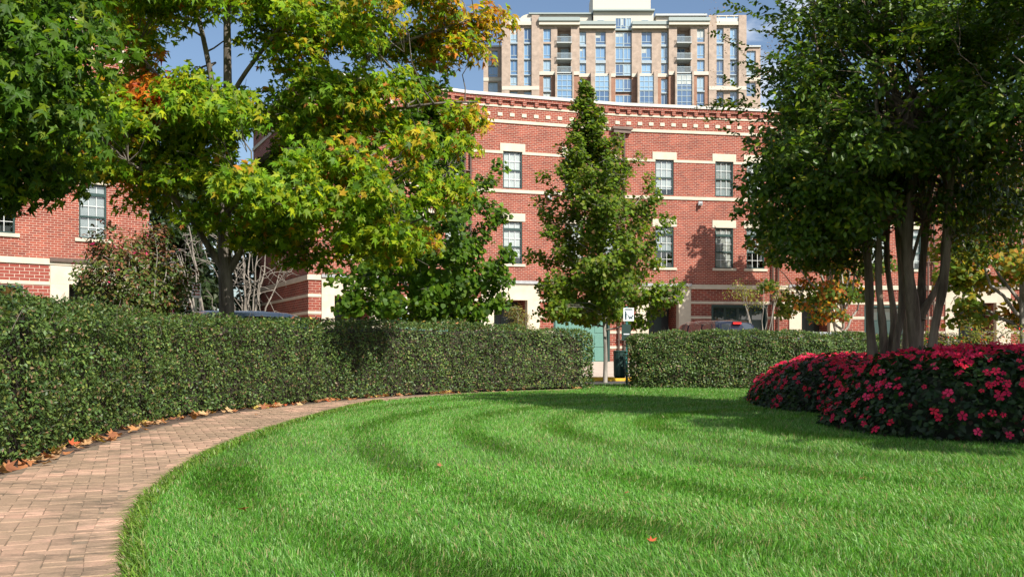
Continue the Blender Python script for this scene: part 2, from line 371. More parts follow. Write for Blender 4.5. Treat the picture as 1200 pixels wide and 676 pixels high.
# ---------------------------------------------------------------- brick path: herringbone pavers plus header courses
M_SAND = plain('joint_sand', (.17, .125, .085), .95, var=.4, scale=6, bump=.4, bscale=120)
path_o = sheet('path', np.vstack([INNER_P, OUTER[::-1]]), -0.001, M_SAND); path_o.name = 'path'
def paver_mesh(l, w, name):
    g = 0.0022; c = 0.004; h = 0.03; a = l/2 - g; b = w/2 - g
    v = [(-a,-b,-h),(a,-b,-h),(a,b,-h),(-a,b,-h),(-a,-b,-c),(a,-b,-c),(a,b,-c),(-a,b,-c),(-a+c,-b+c,0),(a-c,-b+c,0),(a-c,b-c,0),(-a+c,b-c,0)]
    f = [(0,1,5,4),(1,2,6,5),(2,3,7,6),(3,0,4,7),(4,5,9,8),(5,6,10,9),(6,7,11,10),(7,4,8,11),(8,9,10,11)]
    me = bpy.data.meshes.new(name); me.from_pydata(v, [], f); me.materials.append(M_PAVER); return me, np.array(v), np.array(f)
PM, PVv, PVf = paver_mesh(0.2, 0.1, 'paver')
ROT = math.radians(22.4); L0, W0 = 0.2, 0.1
cand = []
for i in range(-170, 260):
    for j in range(-60, 75):
        # herringbone: horizontal brick at (i+..), repeating every 2 bricks diagonal
        bx_ = i * W0 + j * 2 * L0; by_ = i * W0
        cand.append((bx_ + L0/2, by_ + W0/2, 0.0)); cand.append((bx_ + W0/2 , by_ + W0 + L0/2, math.pi/2))
cand = np.array(cand)
cx = cand[:, 0]*math.cos(ROT) - cand[:, 1]*math.sin(ROT) - 2.0; cyy = cand[:, 0]*math.sin(ROT) + cand[:, 1]*math.cos(ROT) + 5.0
PATHPOLY = np.vstack([INNER_P, OUTER[::-1]])
box_ok = (cx > -6) & (cx < 12.5) & (cyy > 0.8) & (cyy < 24); cx, cyy, ca = cx[box_ok], cyy[box_ok], cand[box_ok, 2]
ok = in_poly(cx, cyy, PATHPOLY) & (dist_line(cx, cyy, INNER) > 0.165) & (dist_line(cx, cyy, OUTER) > 0.10)
pav = [(x, y, a + ROT, -0.001) for x, y, a in zip(cx[ok], cyy[ok], ca[ok])]
def walk(pl, step):
    seg = np.hypot(*(pl[1:] - pl[:-1]).T); cum = np.concatenate([[0], np.cumsum(seg)])
    s = np.arange(step/2, cum[-1], step)
    x = np.interp(s, cum, pl[:, 0]); y = np.interp(s, cum, pl[:, 1])
    x2 = np.interp(s + 0.02, cum, pl[:, 0]); y2 = np.interp(s + 0.02, cum, pl[:, 1])
    a = np.arctan2(y2 - y, x2 - x); return x, y, a
x, y, a = walk(INNER_P, 0.104)
for p in zip(x + 0.085*np.cos(a + math.pi/2), y + 0.085*np.sin(a + math.pi/2), a + math.pi/2):
    pav.append((p[0], p[1], p[2], 0.006))
pav = [p for p in pav if p[1] < 21.5 or p[0] < 3]
# visible and near first
def seen(p): return abs(p[0]) < 0.55 * p[1] + 0.05 and p[1] > 3.7
pav.sort(key=lambda p: (0 if seen(p) else 1, p[1]))
for x, y, a, dz in pav[:300]:
    o = bpy.data.objects.new('paver', PM); COL.objects.link(o); o.parent = path_o
    o.location = (x, y, 0.006 + dz + random.uniform(-0.003, 0.0025)); o.rotation_euler = (random.gauss(0, 0.008), random.gauss(0, 0.008), a + random.gauss(0, 0.008))
rest = np.array(pav[300:]); k = len(rest)
c, s = np.cos(rest[:, 2] + RNG.normal(0, .008, k)), np.sin(rest[:, 2]); zz = 0.006 + rest[:, 3] + RNG.uniform(-.003, .0025, k)
V = np.empty((k, 12, 3)); V[:, :, 0] = c[:, None]*PVv[:, 0] - s[:, None]*PVv[:, 1] + rest[:, 0, None]
V[:, :, 1] = s[:, None]*PVv[:, 0] + c[:, None]*PVv[:, 1] + rest[:, 1, None]; V[:, :, 2] = PVv[:, 2] + zz[:, None]
F = (PVf[None] + (np.arange(k)*12)[:, None, None]).reshape(-1, 4)
tint = np.repeat(RNG.random((k, 1)), 12, 0) * np.ones((1, 3))
o = link('distant_pavers', mesh_np('distant_pavers', V.reshape(-1, 3), F, tint.reshape(-1, 3)), M_PAVER, path_o); o['kind'] = 'stuff'

# ---------------------------------------------------------------- scattering of leaves and blades
def frames(nrm, updir=None, rng=RNG):
    nrm = nrm / (np.linalg.norm(nrm, axis=1, keepdims=True) + 1e-9)
    r = rng.normal(size=nrm.shape)
    if updir is not None: r = r + updir
    t = r - (r * nrm).sum(1, keepdims=True) * nrm; t /= (np.linalg.norm(t, axis=1, keepdims=True) + 1e-9)
    return np.cross(t, nrm), t, nrm
def scatter(tv, tf, pos, size, nrm, col, updir=None, rng=RNG):
    X, T, Z = frames(nrm, updir, rng); n = len(pos); m = len(tv)
    sz = np.asarray(size).reshape(-1, 1, 1)
    if tv.ndim == 3:
        tv = tv[rng.integers(0, len(tv), n)]; m = tv.shape[1]
        V = pos[:, None, :] + sz * (X[:, None, :]*tv[:, :, 0, None] + T[:, None, :]*tv[:, :, 1, None] + Z[:, None, :]*tv[:, :, 2, None])
        F = (tf[None] + (np.arange(n)*m)[:, None, None]).reshape(-1, tf.shape[1])
        return V.reshape(-1, 3), F, np.repeat(col, m, 0)
    V = pos[:, None, :] + sz * (X[:, None, :]*tv[None, :, 0, None] + T[:, None, :]*tv[None, :, 1, None] + Z[:, None, :]*tv[None, :, 2, None])
    F = (tf[None] + (np.arange(n)*m)[:, None, None]).reshape(-1, tf.shape[1])
    return V.reshape(-1, 3), F, np.repeat(col, m, 0)
def fan(pts):
    v = np.array(pts, float); f = np.array([(0, i, i + 1) for i in range(1, len(v) - 1)]); return v, f
# maple leaf: five pointed lobes, slightly cupped; y is the tip
MAPLE = fan([(0, -.04, 0), (0.46, 0.00, -.10), (0.27, 0.24, .03), (0.58, 0.60, -.14), (0.17, 0.47, .04), (0, 1.0, -.18), (-0.17, 0.47, .04), (-0.58, 0.60, -.14), (-0.27, 0.24, .03), (-0.46, 0.00, -.10)])
def variant(t, fold, sx, droop, skew):
    v = t[0].copy(); v[:, 2] += fold * np.abs(v[:, 0]) - droop * np.maximum(v[:, 1], 0) ** 2; v[:, 0] = v[:, 0] * sx + skew * v[:, 1]; return v
MAPLES = (np.stack([variant(MAPLE, .05, 1, 0, 0), variant(MAPLE, .45, .86, .25, .06), variant(MAPLE, -.35, .92, .45, -.08), variant(MAPLE, .7, .70, .15, .10), variant(MAPLE, -.1, 1.05, .6, 0)]), MAPLE[1])
MAPLE_S = fan([(0, 0, 0), (0.45, 0.08, -.04), (0.42, 0.55, -.05), (0, 1.0, -.08), (-0.42, 0.55, -.05), (-0.45, 0.08, -.04)])
OVAL = fan([(0, 0, 0), (0.24, 0.30, .05), (0.20, 0.68, .03), (0, 1.0, -.06), (-0.20, 0.68, .03), (-0.24, 0.30, .05)])
DIAM = fan([(0, 0, 0), (0.27, 0.45, .06), (0, 1.0, 0), (-0.27, 0.45, .06)])
def tubes_mesh(tubes, sides=7):
    V = []; F = []; off = 0
    for pts, rad in tubes:
        pts = np.array(pts, float); rad = np.array(rad, float); n = len(pts)
        tg = np.gradient(pts, axis=0); tg /= (np.linalg.norm(tg, axis=1, keepdims=True) + 1e-9)
        ref = np.array([1.0, 0.13, 0.07]); u = np.cross(tg, ref); u /= (np.linalg.norm(u, axis=1, keepdims=True) + 1e-9); w = np.cross(tg, u)
        k = sides if rad.max() > 0.02 else 4
        a = np.arange(k) / k * 2 * math.pi
        R = pts[:, None] + rad[:, None, None] * (np.cos(a)[None, :, None]*u[:, None] + np.sin(a)[None, :, None]*w[:, None])
        V.append(R.reshape(-1, 3))
        for i in range(n - 1):
            for j in range(k):
                q = (j + 1) % k; F.append((off+i*k+j, off+i*k+q, off+(i+1)*k+q, off+(i+1)*k+j))
        off += n * k
    return np.vstack(V), np.array(F)
def curve3(a, b, bend, n=7, wob=0.0, rng=RNG):
    a = np.array(a, float); b = np.array(b, float); t = np.linspace(0, 1, n)[:, None]
    m = (a + b) / 2 + np.array(bend, float)
    p = (1-t)**2*a + 2*t*(1-t)*m + t**2*b
    if wob: p[1:-1] += rng.normal(0, wob, (n-2, 3))
    return p
def nz3(p, f, seed=0):
    p = p * f + seed * 7.3
    return (np.sin(p[:, 0]*1.3 + 1.7*np.sin(p[:, 1]*.9)) + np.sin(p[:, 1]*1.7 + 1.3*np.sin(p[:, 2]*1.1 + .5)) + np.sin(p[:, 2]*1.9 + 1.5*np.sin(p[:, 0]*.8 + 2.))) / 3
def pick(n, palette, rng=RNG, jit=0.18):
    w = np.array([p[0] for p in palette], float); w /= w.sum(); i = rng.choice(len(palette), n, p=w)
    c = np.array([p[1] for p in palette])[i]; return np.clip(c * (1 + rng.normal(0, jit, (n, 1))) * (1 + rng.normal(0, .05, (n, 3))), 0.003, 0.9)

def clump_leaves(centres, rads, per, flat, tmpl, size, colf, rng, updir=(0, 0, -.7), upn=1.0, droop=.25, outc=None):
    n = np.maximum(3, (per * (rads / rads.mean()) ** 2).astype(int)); idx = np.repeat(np.arange(len(centres)), n); tot = len(idx)
    d = rng.normal(size=(tot, 3)); d /= np.linalg.norm(d, axis=1, keepdims=True); d *= rng.random((tot, 1)) ** 0.42
    d[:, 2] *= flat
    pos = centres[idx] + d * rads[idx, None]
    rr = (d[:, 0]**2 + d[:, 1]**2); pos[:, 2] -= droop * rr * rads[idx]
    nrm = rng.normal(0, .52, (tot, 3)) + np.array([.30, -.42, .30]) * .9; nrm[:, 2] += upn * .55
    if outc is not None:
        o_ = pos - outc; o_ /= np.linalg.norm(o_, axis=1, keepdims=True); nrm += 0.5 * o_
    col = colf(pos, rng); sz = size * rng.uniform(.65, 1.2, tot)
    return scatter(tmpl[0], tmpl[1], pos, sz, nrm, col, np.array(updir), rng)

def make_tree(name, label, cat, base, trunk, limbs, clumps, leaf, seed, bark, leafm, group=None, twig_r=0.011, extra=None, twig_from=None):
    """trunk/limbs: list of (points, radii) in world coordinates; clumps: (centres, radii); leaf: dict for clump_leaves"""
    rng = np.random.default_rng(seed)
    t = empty(name, base, 0, label, cat, group); b = np.array(base)
    centres, rads = clumps
    tubes = [(np.array(p), r) for p, r in trunk + limbs]
    src = np.vstack([np.array(p) for p, r in (twig_from or limbs)]); srr = np.concatenate([np.array(r, float) for p, r in (twig_from or limbs)])
    for c_, r_ in zip(centres, rads):
        d = np.linalg.norm(src - c_, axis=1) + np.maximum(0, src[:, 2] - c_[2] + .1) * 2
        i = int(np.argmin(d)); L = np.linalg.norm(c_ - src[i])
        r0 = min(srr[i] * .7, twig_r * (1 + .8 * L))
        e_ = c_ + rng.normal(0, .1, 3) * r_
        tubes.append((curve3(src[i], e_, (0, 0, .12 * L), 6, .03 * L, rng), np.linspace(r0, .004, 6)))
        for _ in range(3):
            q = c_ + rng.normal(0, .5, 3) * r_ * np.array([1, 1, .5]); tubes.append((curve3(e_ * .5 + (src[i]) * .5 if L > r_ * 2 else e_, q, (0, 0, .05), 4, .02, rng), np.linspace(.006, .003, 4)))
    V, F = tubes_mesh(tubes)
    link('trunk', mesh_np('trunk', V - b, F, smooth=True), bark, t)
    V, F, C = clump_leaves(centres, rads, rng=rng, **leaf)
    if extra is not None:
        V2, F2, C2 = extra; F = np.vstack([F, F2 + len(V)]); V = np.vstack([V, V2]); C = np.vstack([C, C2])
    link('crown', mesh_np('crown', V - b, F, C), leafm, t)
    return t

def ell_clumps(n, c, r, rng, shell=.45, rad=(.45, .8), keep=None, zlow=-1.0):
    P = []; R = []
    while len(P) < n:
        d = rng.normal(size=3); d /= np.linalg.norm(d); f = shell + (1 - shell) * rng.random() ** .7
        if d[2] < zlow: continue
        p = np.array(c) + d * f * np.array(r) * rng.uniform(.88, 1.08)
        if keep is not None and not keep(p): continue
        P.append(p); R.append(rng.uniform(*rad))
    return np.array(P), np.array(R)
def proj(p): return 600 + FPX * p[0] / p[1], HZ - FPX * (p[2] - EYE) / p[1]

# ---------------------------------------------------------------- clipped hedges
def hedge(name, label, front, width, topf, dens, seed, group):
    rng = np.random.default_rng(seed); P = front
    seg = np.hypot(*(P[1:] - P[:-1]).T); cum = np.concatenate([[0], np.cumsum(seg)]); L = cum[-1]
    def pos_at(s):
        x = np.interp(s, cum, P[:, 0]); y = np.interp(s, cum, P[:, 1])
        a = np.clip(s - .15, 0, L); b_ = np.clip(s + .15, 0, L)
        tx = np.interp(b_, cum, P[:, 0]) - np.interp(a, cum, P[:, 0]); ty = np.interp(b_, cum, P[:, 1]) - np.interp(a, cum, P[:, 1])
        l = np.hypot(tx, ty) + 1e-9; return x, y, tx / l, ty / l
    b0 = np.array([P[len(P)//2][0], P[len(P)//2][1], 0.0]); t = empty(name, tuple(b0), 0, label, 'hedge', group)
    # solid dark tube for the inner twigs, added to block light behind leaves
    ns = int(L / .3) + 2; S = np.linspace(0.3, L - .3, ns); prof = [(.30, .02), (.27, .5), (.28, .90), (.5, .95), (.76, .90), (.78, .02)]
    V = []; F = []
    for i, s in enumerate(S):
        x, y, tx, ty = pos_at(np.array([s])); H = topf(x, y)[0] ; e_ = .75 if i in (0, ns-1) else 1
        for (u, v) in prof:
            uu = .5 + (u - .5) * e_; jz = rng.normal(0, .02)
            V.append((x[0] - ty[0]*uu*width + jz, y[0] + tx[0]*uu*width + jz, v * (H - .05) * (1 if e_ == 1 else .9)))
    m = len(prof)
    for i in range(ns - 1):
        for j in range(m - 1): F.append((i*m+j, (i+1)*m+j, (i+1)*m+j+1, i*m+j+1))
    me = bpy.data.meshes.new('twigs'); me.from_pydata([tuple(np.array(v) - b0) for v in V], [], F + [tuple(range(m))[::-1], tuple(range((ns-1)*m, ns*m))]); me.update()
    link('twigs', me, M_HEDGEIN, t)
    # leaves
    sF = rng.random(400000) * L; x, y, tx, ty = pos_at(sF); dist = np.hypot(x, y)
    acc = rng.random(len(sF)) * 400000 / L < dens(dist, x, y) * 3.0
    sF, x, y, tx, ty, dist = [q[acc] for q in (sF, x, y, tx, ty, dist)]
    n = len(sF); H = topf(x, y) + .035 * nz3(np.stack([x, y, 0*x], 1), 1.9, seed) + .025 * nz3(np.stack([x, y, 0*x], 1), 4.7, seed); f = rng.random(n)
    u = np.zeros(n); v = np.zeros(n); nu = np.zeros(n); nv = np.zeros(n)
    A = f < .56; B = (f >= .56) & (f < .88); D = f >= .88
    v[A] = rng.random(A.sum()); nu[A] = -1
    u[B] = rng.random(B.sum()); v[B] = 1; nv[B] = 1
    u[D] = 1; v[D] = rng.random(D.sum()); nu[D] = 1
    # rounded shoulders
    ed = np.clip((v - .80) / .20, 0, 1); u = np.where(A, ed**2 * .17, u); nv = np.where(A, ed, nv)
    eb = np.minimum(u, 1 - u); v = np.where(B, 1 - .08 * np.clip(1 - eb / .22, 0, 1)**2, v)
    ends = np.minimum(sF, L - sF); en = np.clip(1 - ends / .6, 0, 1)
    u = .5 + (u - .5) * (1 - .55 * en**2); v = v * (1 - .13 * en**2)
    lower = np.where(A, .06 * (1 - v), 0.0)
    base = np.stack([x, y, v * H], 1)
    bump = .07 * nz3(base, 1.6, seed) + .085 * nz3(base, 4.3, seed + 1) + .055 * nz3(base, 10., seed + 2)
    depth = -np.abs(rng.normal(0, .055, n)) + bump - lower
    pos = np.stack([x - ty*(u*width) , y + tx*(u*width), v * H], 1)
    nrm = np.stack([-ty*nu, tx*nu, nv], 1); nrm /= np.linalg.norm(nrm, axis=1, keepdims=True) + 1e-9
    pos += nrm * depth[:, None]; pos[:, 2] = np.maximum(pos[:, 2], .03 + .05 * rng.random(n))
    # end cap leaves
    for (s_, sg) in ((.12, -1), (L - .12, 1)):
        m_ = int(1500 * min(1, 9 / max(4, np.hypot(*P[0 if sg < 0 else -1])))) + 1500
        xx, yy, tx_, ty_ = pos_at(np.full(m_, s_)); uu = .5 + .34 * rng.uniform(-1, 1, m_); vv = rng.random(m_) ** .9
        p_ = np.stack([xx - ty_*uu*width, yy + tx_*uu*width, vv * H.mean() * (.94)], 1); n_2 = np.stack([tx_*sg, ty_*sg, 0*tx_], 1)
        p_ += n_2 * (.10 * nz3(p_, 4., seed)[:, None] - np.abs(rng.normal(0, .07, (m_, 1))))
        pos = np.vstack([pos, p_]); nrm = np.vstack([nrm, n_2]); dist = np.concatenate([dist, np.hypot(p_[:, 0], p_[:, 1])])
    tot = len(pos)
    nn = nrm + rng.normal(0, .75, (tot, 3)) + np.array([0, 0, .35])
    size = (.031 + .0011 * dist) * rng.uniform(.7, 1.35, tot)
    tone = (nz3(pos, 1.3, seed + 3) + nz3(pos, 4.1, seed + 4))[:, None]
    bare = np.clip(nz3(pos, 1.05, seed + 6) * 2.2 - .9, 0, 1) * np.clip(1.15 - pos[:, 2] / 1.2, 0, 1); alive = rng.random(tot) > bare * .65; pos, nn, size, tone = pos[alive], nn[alive], size[alive], tone[alive]; tot = len(pos)
    col = pick(tot, [(5, (.066, .118, .028)), (3, (.098, .155, .034)), (2.4, (.038, .075, .024)), (1.1, (.16, .195, .045)), (.7, (.19, .125, .07))], rng) * (1 + .15 * tone)
    V, F, C = scatter(DIAM[0], DIAM[1], pos, size, nn, np.clip(col, .003, .9), np.array([0, 0, .6]), rng)
    link('foliage', mesh_np('foliage', V - b0, F, C), M_HEDGE, t)
    # bare woody twigs poking out of the face
    tb = []
    nrm_k = nrm[alive]; ii = rng.choice(tot, 900, replace=False)
    for i in ii:
        p0 = pos[i] - nrm_k[i] * .10; p1 = pos[i] + nrm_k[i] * rng.uniform(-.02, .04) + np.array([0, 0, .06]) + rng.normal(0, .05, 3); tb.append((curve3(p0, p1, (0, 0, .02), 3), [.004, .003, .002]))
    V, F = tubes_mesh(tb, 4); o = link('bare_twigs', mesh_np('bare_twigs', V - b0, F), M_BARK, t); o['kind'] = 'stuff'
    return t
hedge('clipped_hedge', 'long clipped evergreen hedge curving along the brick path', HFRONT, 1.1,
      lambda x, y: 1.42 + .16 * sm(9, 21, y) + .025*np.sin(x*1.7 + y*.9) - .10 * sm(1.4, 2.3, x),
      lambda d, x, y: np.where(y < 4.5, 500, np.clip(34000 / d ** 1.15, 900, 3600)), 11, 'clipped hedges around the lawn')
hedge('clipped_hedge', 'dense clipped hedge right of the gap, behind the red flower bed', HFRONT2, 1.2,
      lambda x, y: 1.50 - .012 * (x - 3) + .02*np.sin(x*1.3), lambda d, x, y: np.where(x > 10.5, 400, 1500.), 12, 'clipped hedges around the lawn')

# ---------------------------------------------------------------- townhouses
def wall_mesh(mb, x0, x1, z0, z1, holes, y=0.0, depth=0.14):
    xs = sorted({x0, x1, *[h[0] for h in holes], *[h[1] for h in holes]}); zs = sorted({z0, z1, *[h[2] for h in holes], *[h[3] for h in holes]})
    xs = [q for q in xs if x0 <= q <= x1]; zs = [q for q in zs if z0 <= q <= z1]
    for i in range(len(xs) - 1):
        for j in range(len(zs) - 1):
            mx, mz = (xs[i] + xs[i+1]) / 2, (zs[j] + zs[j+1]) / 2
            if any(h[0] < mx < h[1] and h[2] < mz < h[3] for h in holes): continue
            mb.quad([(xs[i], y, zs[j]), (xs[i+1], y, zs[j]), (xs[i+1], y, zs[j+1]), (xs[i], y, zs[j+1])])
    for h in holes:
        a, b, c, d = max(h[0], x0), min(h[1], x1), max(h[2], z0), min(h[3], z1); e = y + (h[4] if len(h) > 4 else depth)
        mb.quad([(a, y, c), (a, e, c), (a, e, d), (a, y, d)]); mb.quad([(b, e, c), (b, y, c), (b, y, d), (b, e, d)])
        mb.quad([(a, e, d), (b, e, d), (b, y, d), (a, y, d)]); mb.quad([(a, y, c), (b, y, c), (b, e, c), (a, e, c)])

def sash_window(par, xc, z0, z1, w, transom=False, dark=False, dim=False):
    x0, x1 = xc - w/2, xc + w/2; f = .055; y = .055
    m = MB()
    m.box(x0, x0+f, y-.02, y+.07, z0, z1).box(x1-f, x1, y-.02, y+.07, z0, z1)
    m.box(x0+f, x1-f, y-.02, y+.07, z0, z0+f).box(x0+f, x1-f, y-.02, y+.07, z1-f, z1)
    zt = z1 - f
    if transom:
        zt = z1 - .42; m.box(x0+f, x1-f, y-.015, y+.06, zt, zt+.11)
    zm = (z0 + zt) / 2 + .02
    m.box(x0+f, x1-f, y-.01, y+.06, zm-.03, zm+.03)
    w_o = m.build('window', M_GREEN, par)
    mu = MB(); yy = y + .028
    spans = [(z0+f, zm-.03), (zm+.03, zt)] + ([(zt+.11, z1-f)] if transom else [])
    iw = (x1 - x0 - 2*f)
    for k, (a, b) in enumerate(spans):
        for q in (1, 2): mu.box(x0+f+iw*q/3-.009, x0+f+iw*q/3+.009, yy-.006, yy+.006, a, b)
        if b - a > .5: mu.box(x0+f, x1-f, yy-.0075, yy+.0075, (a+b)/2-.009, (a+b)/2+.009)
    mu.build('muntins', M_MUNT if not dark else M_GREEN, w_o)
    boxo('pane', M_GLASS, w_o, x0+f, x1-f, y+.036, y+.042, z0+f, z1-f)
    if not dark: boxo('blind', BLINDS[2] if dim else random.choice(BLINDS), w_o, x0+f, x1-f, y+.075, y+.085, z0 + random.choice([0.02, 0.02, .3, .75 if transom else .1]), z1-.02)
    boxo('room', M_ROOMDARK, w_o, x0, x1, y+.5, y+.52, z0-.2, z1+.2)
    return w_o

DARKGL = towerglass('garage_glass', (.02, .035, .04))
def garage_door(par, x0, x1, z0, z1, mat, y=.22, white=False):
    g = boxo('garage_door', mat, par, x0, x1, y, y+.05, z0, z1)
    n = 4; rows = 4; hw = (x1-x0)/n; hh = (z1-z0)/rows
    for r in range(rows):
        for c in range(n):
            a, b = x0 + c*hw + .06, x0 + (c+1)*hw - .06; c0, c1 = z0 + r*hh + .06, z0 + (r+1)*hh - .06
            if r == rows-1:
                MB().box(a, b, y-.012, y-.002, c0, c1).build('pane', M_MUNT if white else DARKGL, g)
                m = MB(); m.box(a-.03, a, y-.02, y, c0-.03, c1+.03).box(b, b+.03, y-.02, y, c0-.03, c1+.03).box(a, b, y-.02, y, c1, c1+.03).box(a, b, y-.02, y, c0-.03, c0); m.build('pane_frame', mat, g)
            else:
                MB().box(a, b, y-.022, y-.002, c0, c1).build('panel', mat, g, bevel=.008)
    fr = MB(); fr.box(x0-.10, x0-.002, -.005, y+.05, z0, z1+.1).box(x1+.002, x1+.10, -.005, y+.05, z0, z1+.1).box(x0-.002, x1+.002, -.005, y+.05, z1+.002, z1+.1)
    fr.build('door_frame', M_GREEN, g)
    return g

Z_COPE, Z_L0, Z_L1, Z_L2, Z_L3, Z_L4 = 12.70, 12.22, 11.55, 10.13, 8.36, 4.17
STR = [3.37, 2.65, 1.93, 1.21]
CORBEL = MB().box(-.09, .09, -.10, .0, Z_L0+.02, Z_COPE-.272).mesh('corbel'); CORBEL.materials.append(M_BRICK)
LBLOCK = MB().box(-.11, .11, -.035, .0, Z_L1+.18, Z_L1+.34).mesh('limestone_block'); LBLOCK.materials.append(M_LIME)
def townhouse(label, p0, p1, idx, entry=(.6, 1.2, 2.75, 3.35), garage=(4.3, 7.0), gmat=None, mirror=False, white=False, end_left=False, end_right=False, wins=(2.05, 5.05, 6.65), spout=True, bricks=False, group='brick townhouses along the crescent'):
    p0 = Vector(p0); p1 = Vector(p1); d = p1 - p0; L = d.length; gz = 0.47; dz = idx * .004
    t = empty('townhouse', (p0.x, p0.y, 0), math.atan2(d.y, d.x), label, 'townhouse', group)
    fx = (lambda a: L - a) if mirror else (lambda a: a)
    def rng2(a, b): return tuple(sorted((fx(a), fx(b))))
    hu = []; w_ = .92
    for u in wins:
        c = fx(u); hu += [(c-w_/2, c+w_/2, 8.44, Z_L2), (c-w_/2, c+w_/2, 4.98, 6.93)]
    # upper wall
    m = MB(); wall_mesh(m, 0, L, Z_L4 - .1, Z_COPE - .08, hu)
    m.quad([(L, 11, 0), (0, 11, 0), (0, 11, Z_COPE-.1), (L, 11, Z_COPE-.1)])
    m.quad([(0, 11, Z_L4-.1), (0, 0, Z_L4-.1), (0, 0, Z_COPE-.08), (0, 11, Z_COPE-.08)])
    m.quad([(L, 0, Z_L4-.1), (L, 11, Z_L4-.1), (L, 11, Z_COPE-.08), (L, 0, Z_COPE-.08)])
    m.build('wall', M_BRICK, t)
    m = MB(); m.quad([(0, .2, Z_COPE-.45+dz), (L, .2, Z_COPE-.45+dz), (L, 11, Z_COPE-.45+dz), (0, 11, Z_COPE-.45+dz)]); m.build('roof', M_ROOF, t)
    for u in wins:
        c = fx(u); sash_window(t, c, 8.44, Z_L2, w_, dim=bricks); sash_window(t, c, 4.98, 6.93, w_, True, dim=bricks)
        boxo('lintel', M_LIME, t, c-.6, c+.6, -.03, .10, Z_L2+.004, Z_L2+.37); boxo('lintel', M_LIME, t, c-.6, c+.6, -.03, .10, 6.934, 7.29)
        boxo('sill', M_LIME, t, c-.6, c+.6, -.06, .13, 4.86, 4.976)
    # string courses, broken by the openings
    def course(name, z0, z1, proud, breaks=(), mat=M_LIME, x0=0.0, x1=None):
        x1 = L if x1 is None else x1; xs = x0
        for a, b in sorted(breaks):
            if a > xs + .01: boxo(name, mat, t, xs, a, -proud, .05, z0+dz, z1+dz)
            xs = max(xs, b)
        if xs < x1 - .01: boxo(name, mat, t, xs, x1, -proud, .05, z0+dz, z1+dz)
    course('coping', Z_COPE-.11, Z_COPE+.03, .17, mat=M_COPE)
    course('string_course', Z_L0-.09, Z_L0, .03)
    course('string_course', Z_L1-.14, Z_L1, .05)
    course('string_course', Z_L2-.12, Z_L2, .028, [(fx(u)-w_/2, fx(u)+w_/2) for u in wins])
    course('string_course', Z_L3-.13, Z_L3+.02, .05)
    eb = rng2(entry[0], entry[3])
    course('band', Z_L4-.21, Z_L4, .06)
    # corbel table under the coping and the row of small limestone blocks
    n = int(L / .55)
    for k in range(n):
        xx = (k + .5) * L / n
        for nm, me_ in (('corbel', CORBEL), ('limestone_block', LBLOCK)):
            o = bpy.data.objects.new(nm, me_); COL.objects.link(o); o.parent = t; o.location = (xx, 0, 0)
    boxo('corbel_band', M_BRICK, t, 0, L, -.11, 0, Z_COPE-.27+dz, Z_COPE-.112+dz)
    # ground floor
    e0, e1, e2, e3 = (entry if not mirror else tuple(L - q for q in reversed(entry))); g0, g1 = rng2(*garage)
    m = MB(); wall_mesh(m, 0, L, gz-.3, Z_L4-.1, [(e0, e3, gz-.3, Z_L4-.21, .25), (g0-.1, g1+.1, gz-.3, 3.22, .2)], y=.001)
    m.quad([(0, 11, 0), (0, 0, 0), (0, 0, Z_L4-.1), (0, 11, Z_L4-.1)]); m.quad([(L, 0, 0), (L, 11, 0), (L, 11, Z_L4-.1), (L, 0, Z_L4-.1)])
    m.build('ground_floor_wall', M_BRICKG, t)
    for z in STR: course('stripe', z-.12, z, .022, [(e0, e3), (g0-.1, g1+.1)] if z < 3.3 else [(e0, e3)])
    if end_left:
        for z, h_, pr in [(Z_L4, .21, .06)] + [(q, .12, .022) for q in STR] + [(Z_L3, .17, .05), (Z_L2, .14, .028), (Z_L1, .17, .05)]:
            MB().box(-pr, 0, -pr + .001, 11, z-h_+dz-.002, z+dz-.002).build('stripe', M_LIME, t)
        MB().box(-.17, 0, -.17, 11, Z_COPE-.11+dz-.002, Z_COPE+.028+dz).build('coping', M_COPE, t)
    # limestone entrance with recessed door
    zo = 3.32
    m = MB(); m.box(e0, e1, -.05, .35, gz-.1, zo).box(e2, e3, -.05, .35, gz-.1, zo).box(e0, e3, -.053, .35, zo+.002, Z_L4-.213); s_o = m.build('entrance_surround', M_LIME, t)
    m = MB(); m.box(e0-.02, e3+.02, -.14, .02, Z_L4-.10+dz, Z_L4+.03+dz); m.build('cornice', M_GREYMETAL if not mirror else M_PIPE, s_o)  # darker cap; its tone also stands for the shadow line over the entrance
    m = MB(); m.quad([(e1, .35, gz), (e1, 1.5, gz), (e1, 1.5, zo), (e1, .35, zo)]); m.quad([(e2, 1.5, gz), (e2, .35, gz), (e2, .35, zo), (e2, 1.5, zo)]); m.quad([(e1, .35, zo), (e1, 1.5, zo), (e2, 1.5, zo), (e2, .35, zo)]); m.build('porch_wall', M_BRICKG, t)
    dr = boxo('front_door', M_DOOR, t, e1, e2, 1.5, 1.56, gz, zo)
    for a in (0, 1):
        for b in (0, 1): boxo('panel', M_GREEN_SHADED, dr, e1+.25+a*.5, e1+.62+a*.5, 1.475, 1.498, gz+.2+b*1.1, gz+1.05+b*1.1)
    MB().cyl((e1+1.2, 1.43, gz+1.05), (e1+1.2, 1.5, gz+1.05), .035, n=8).build('handle', M_GREYMETAL, dr)
    garage_door(t, g0, g1, gz-.02, 3.12, gmat or M_GARAGE, white=white)
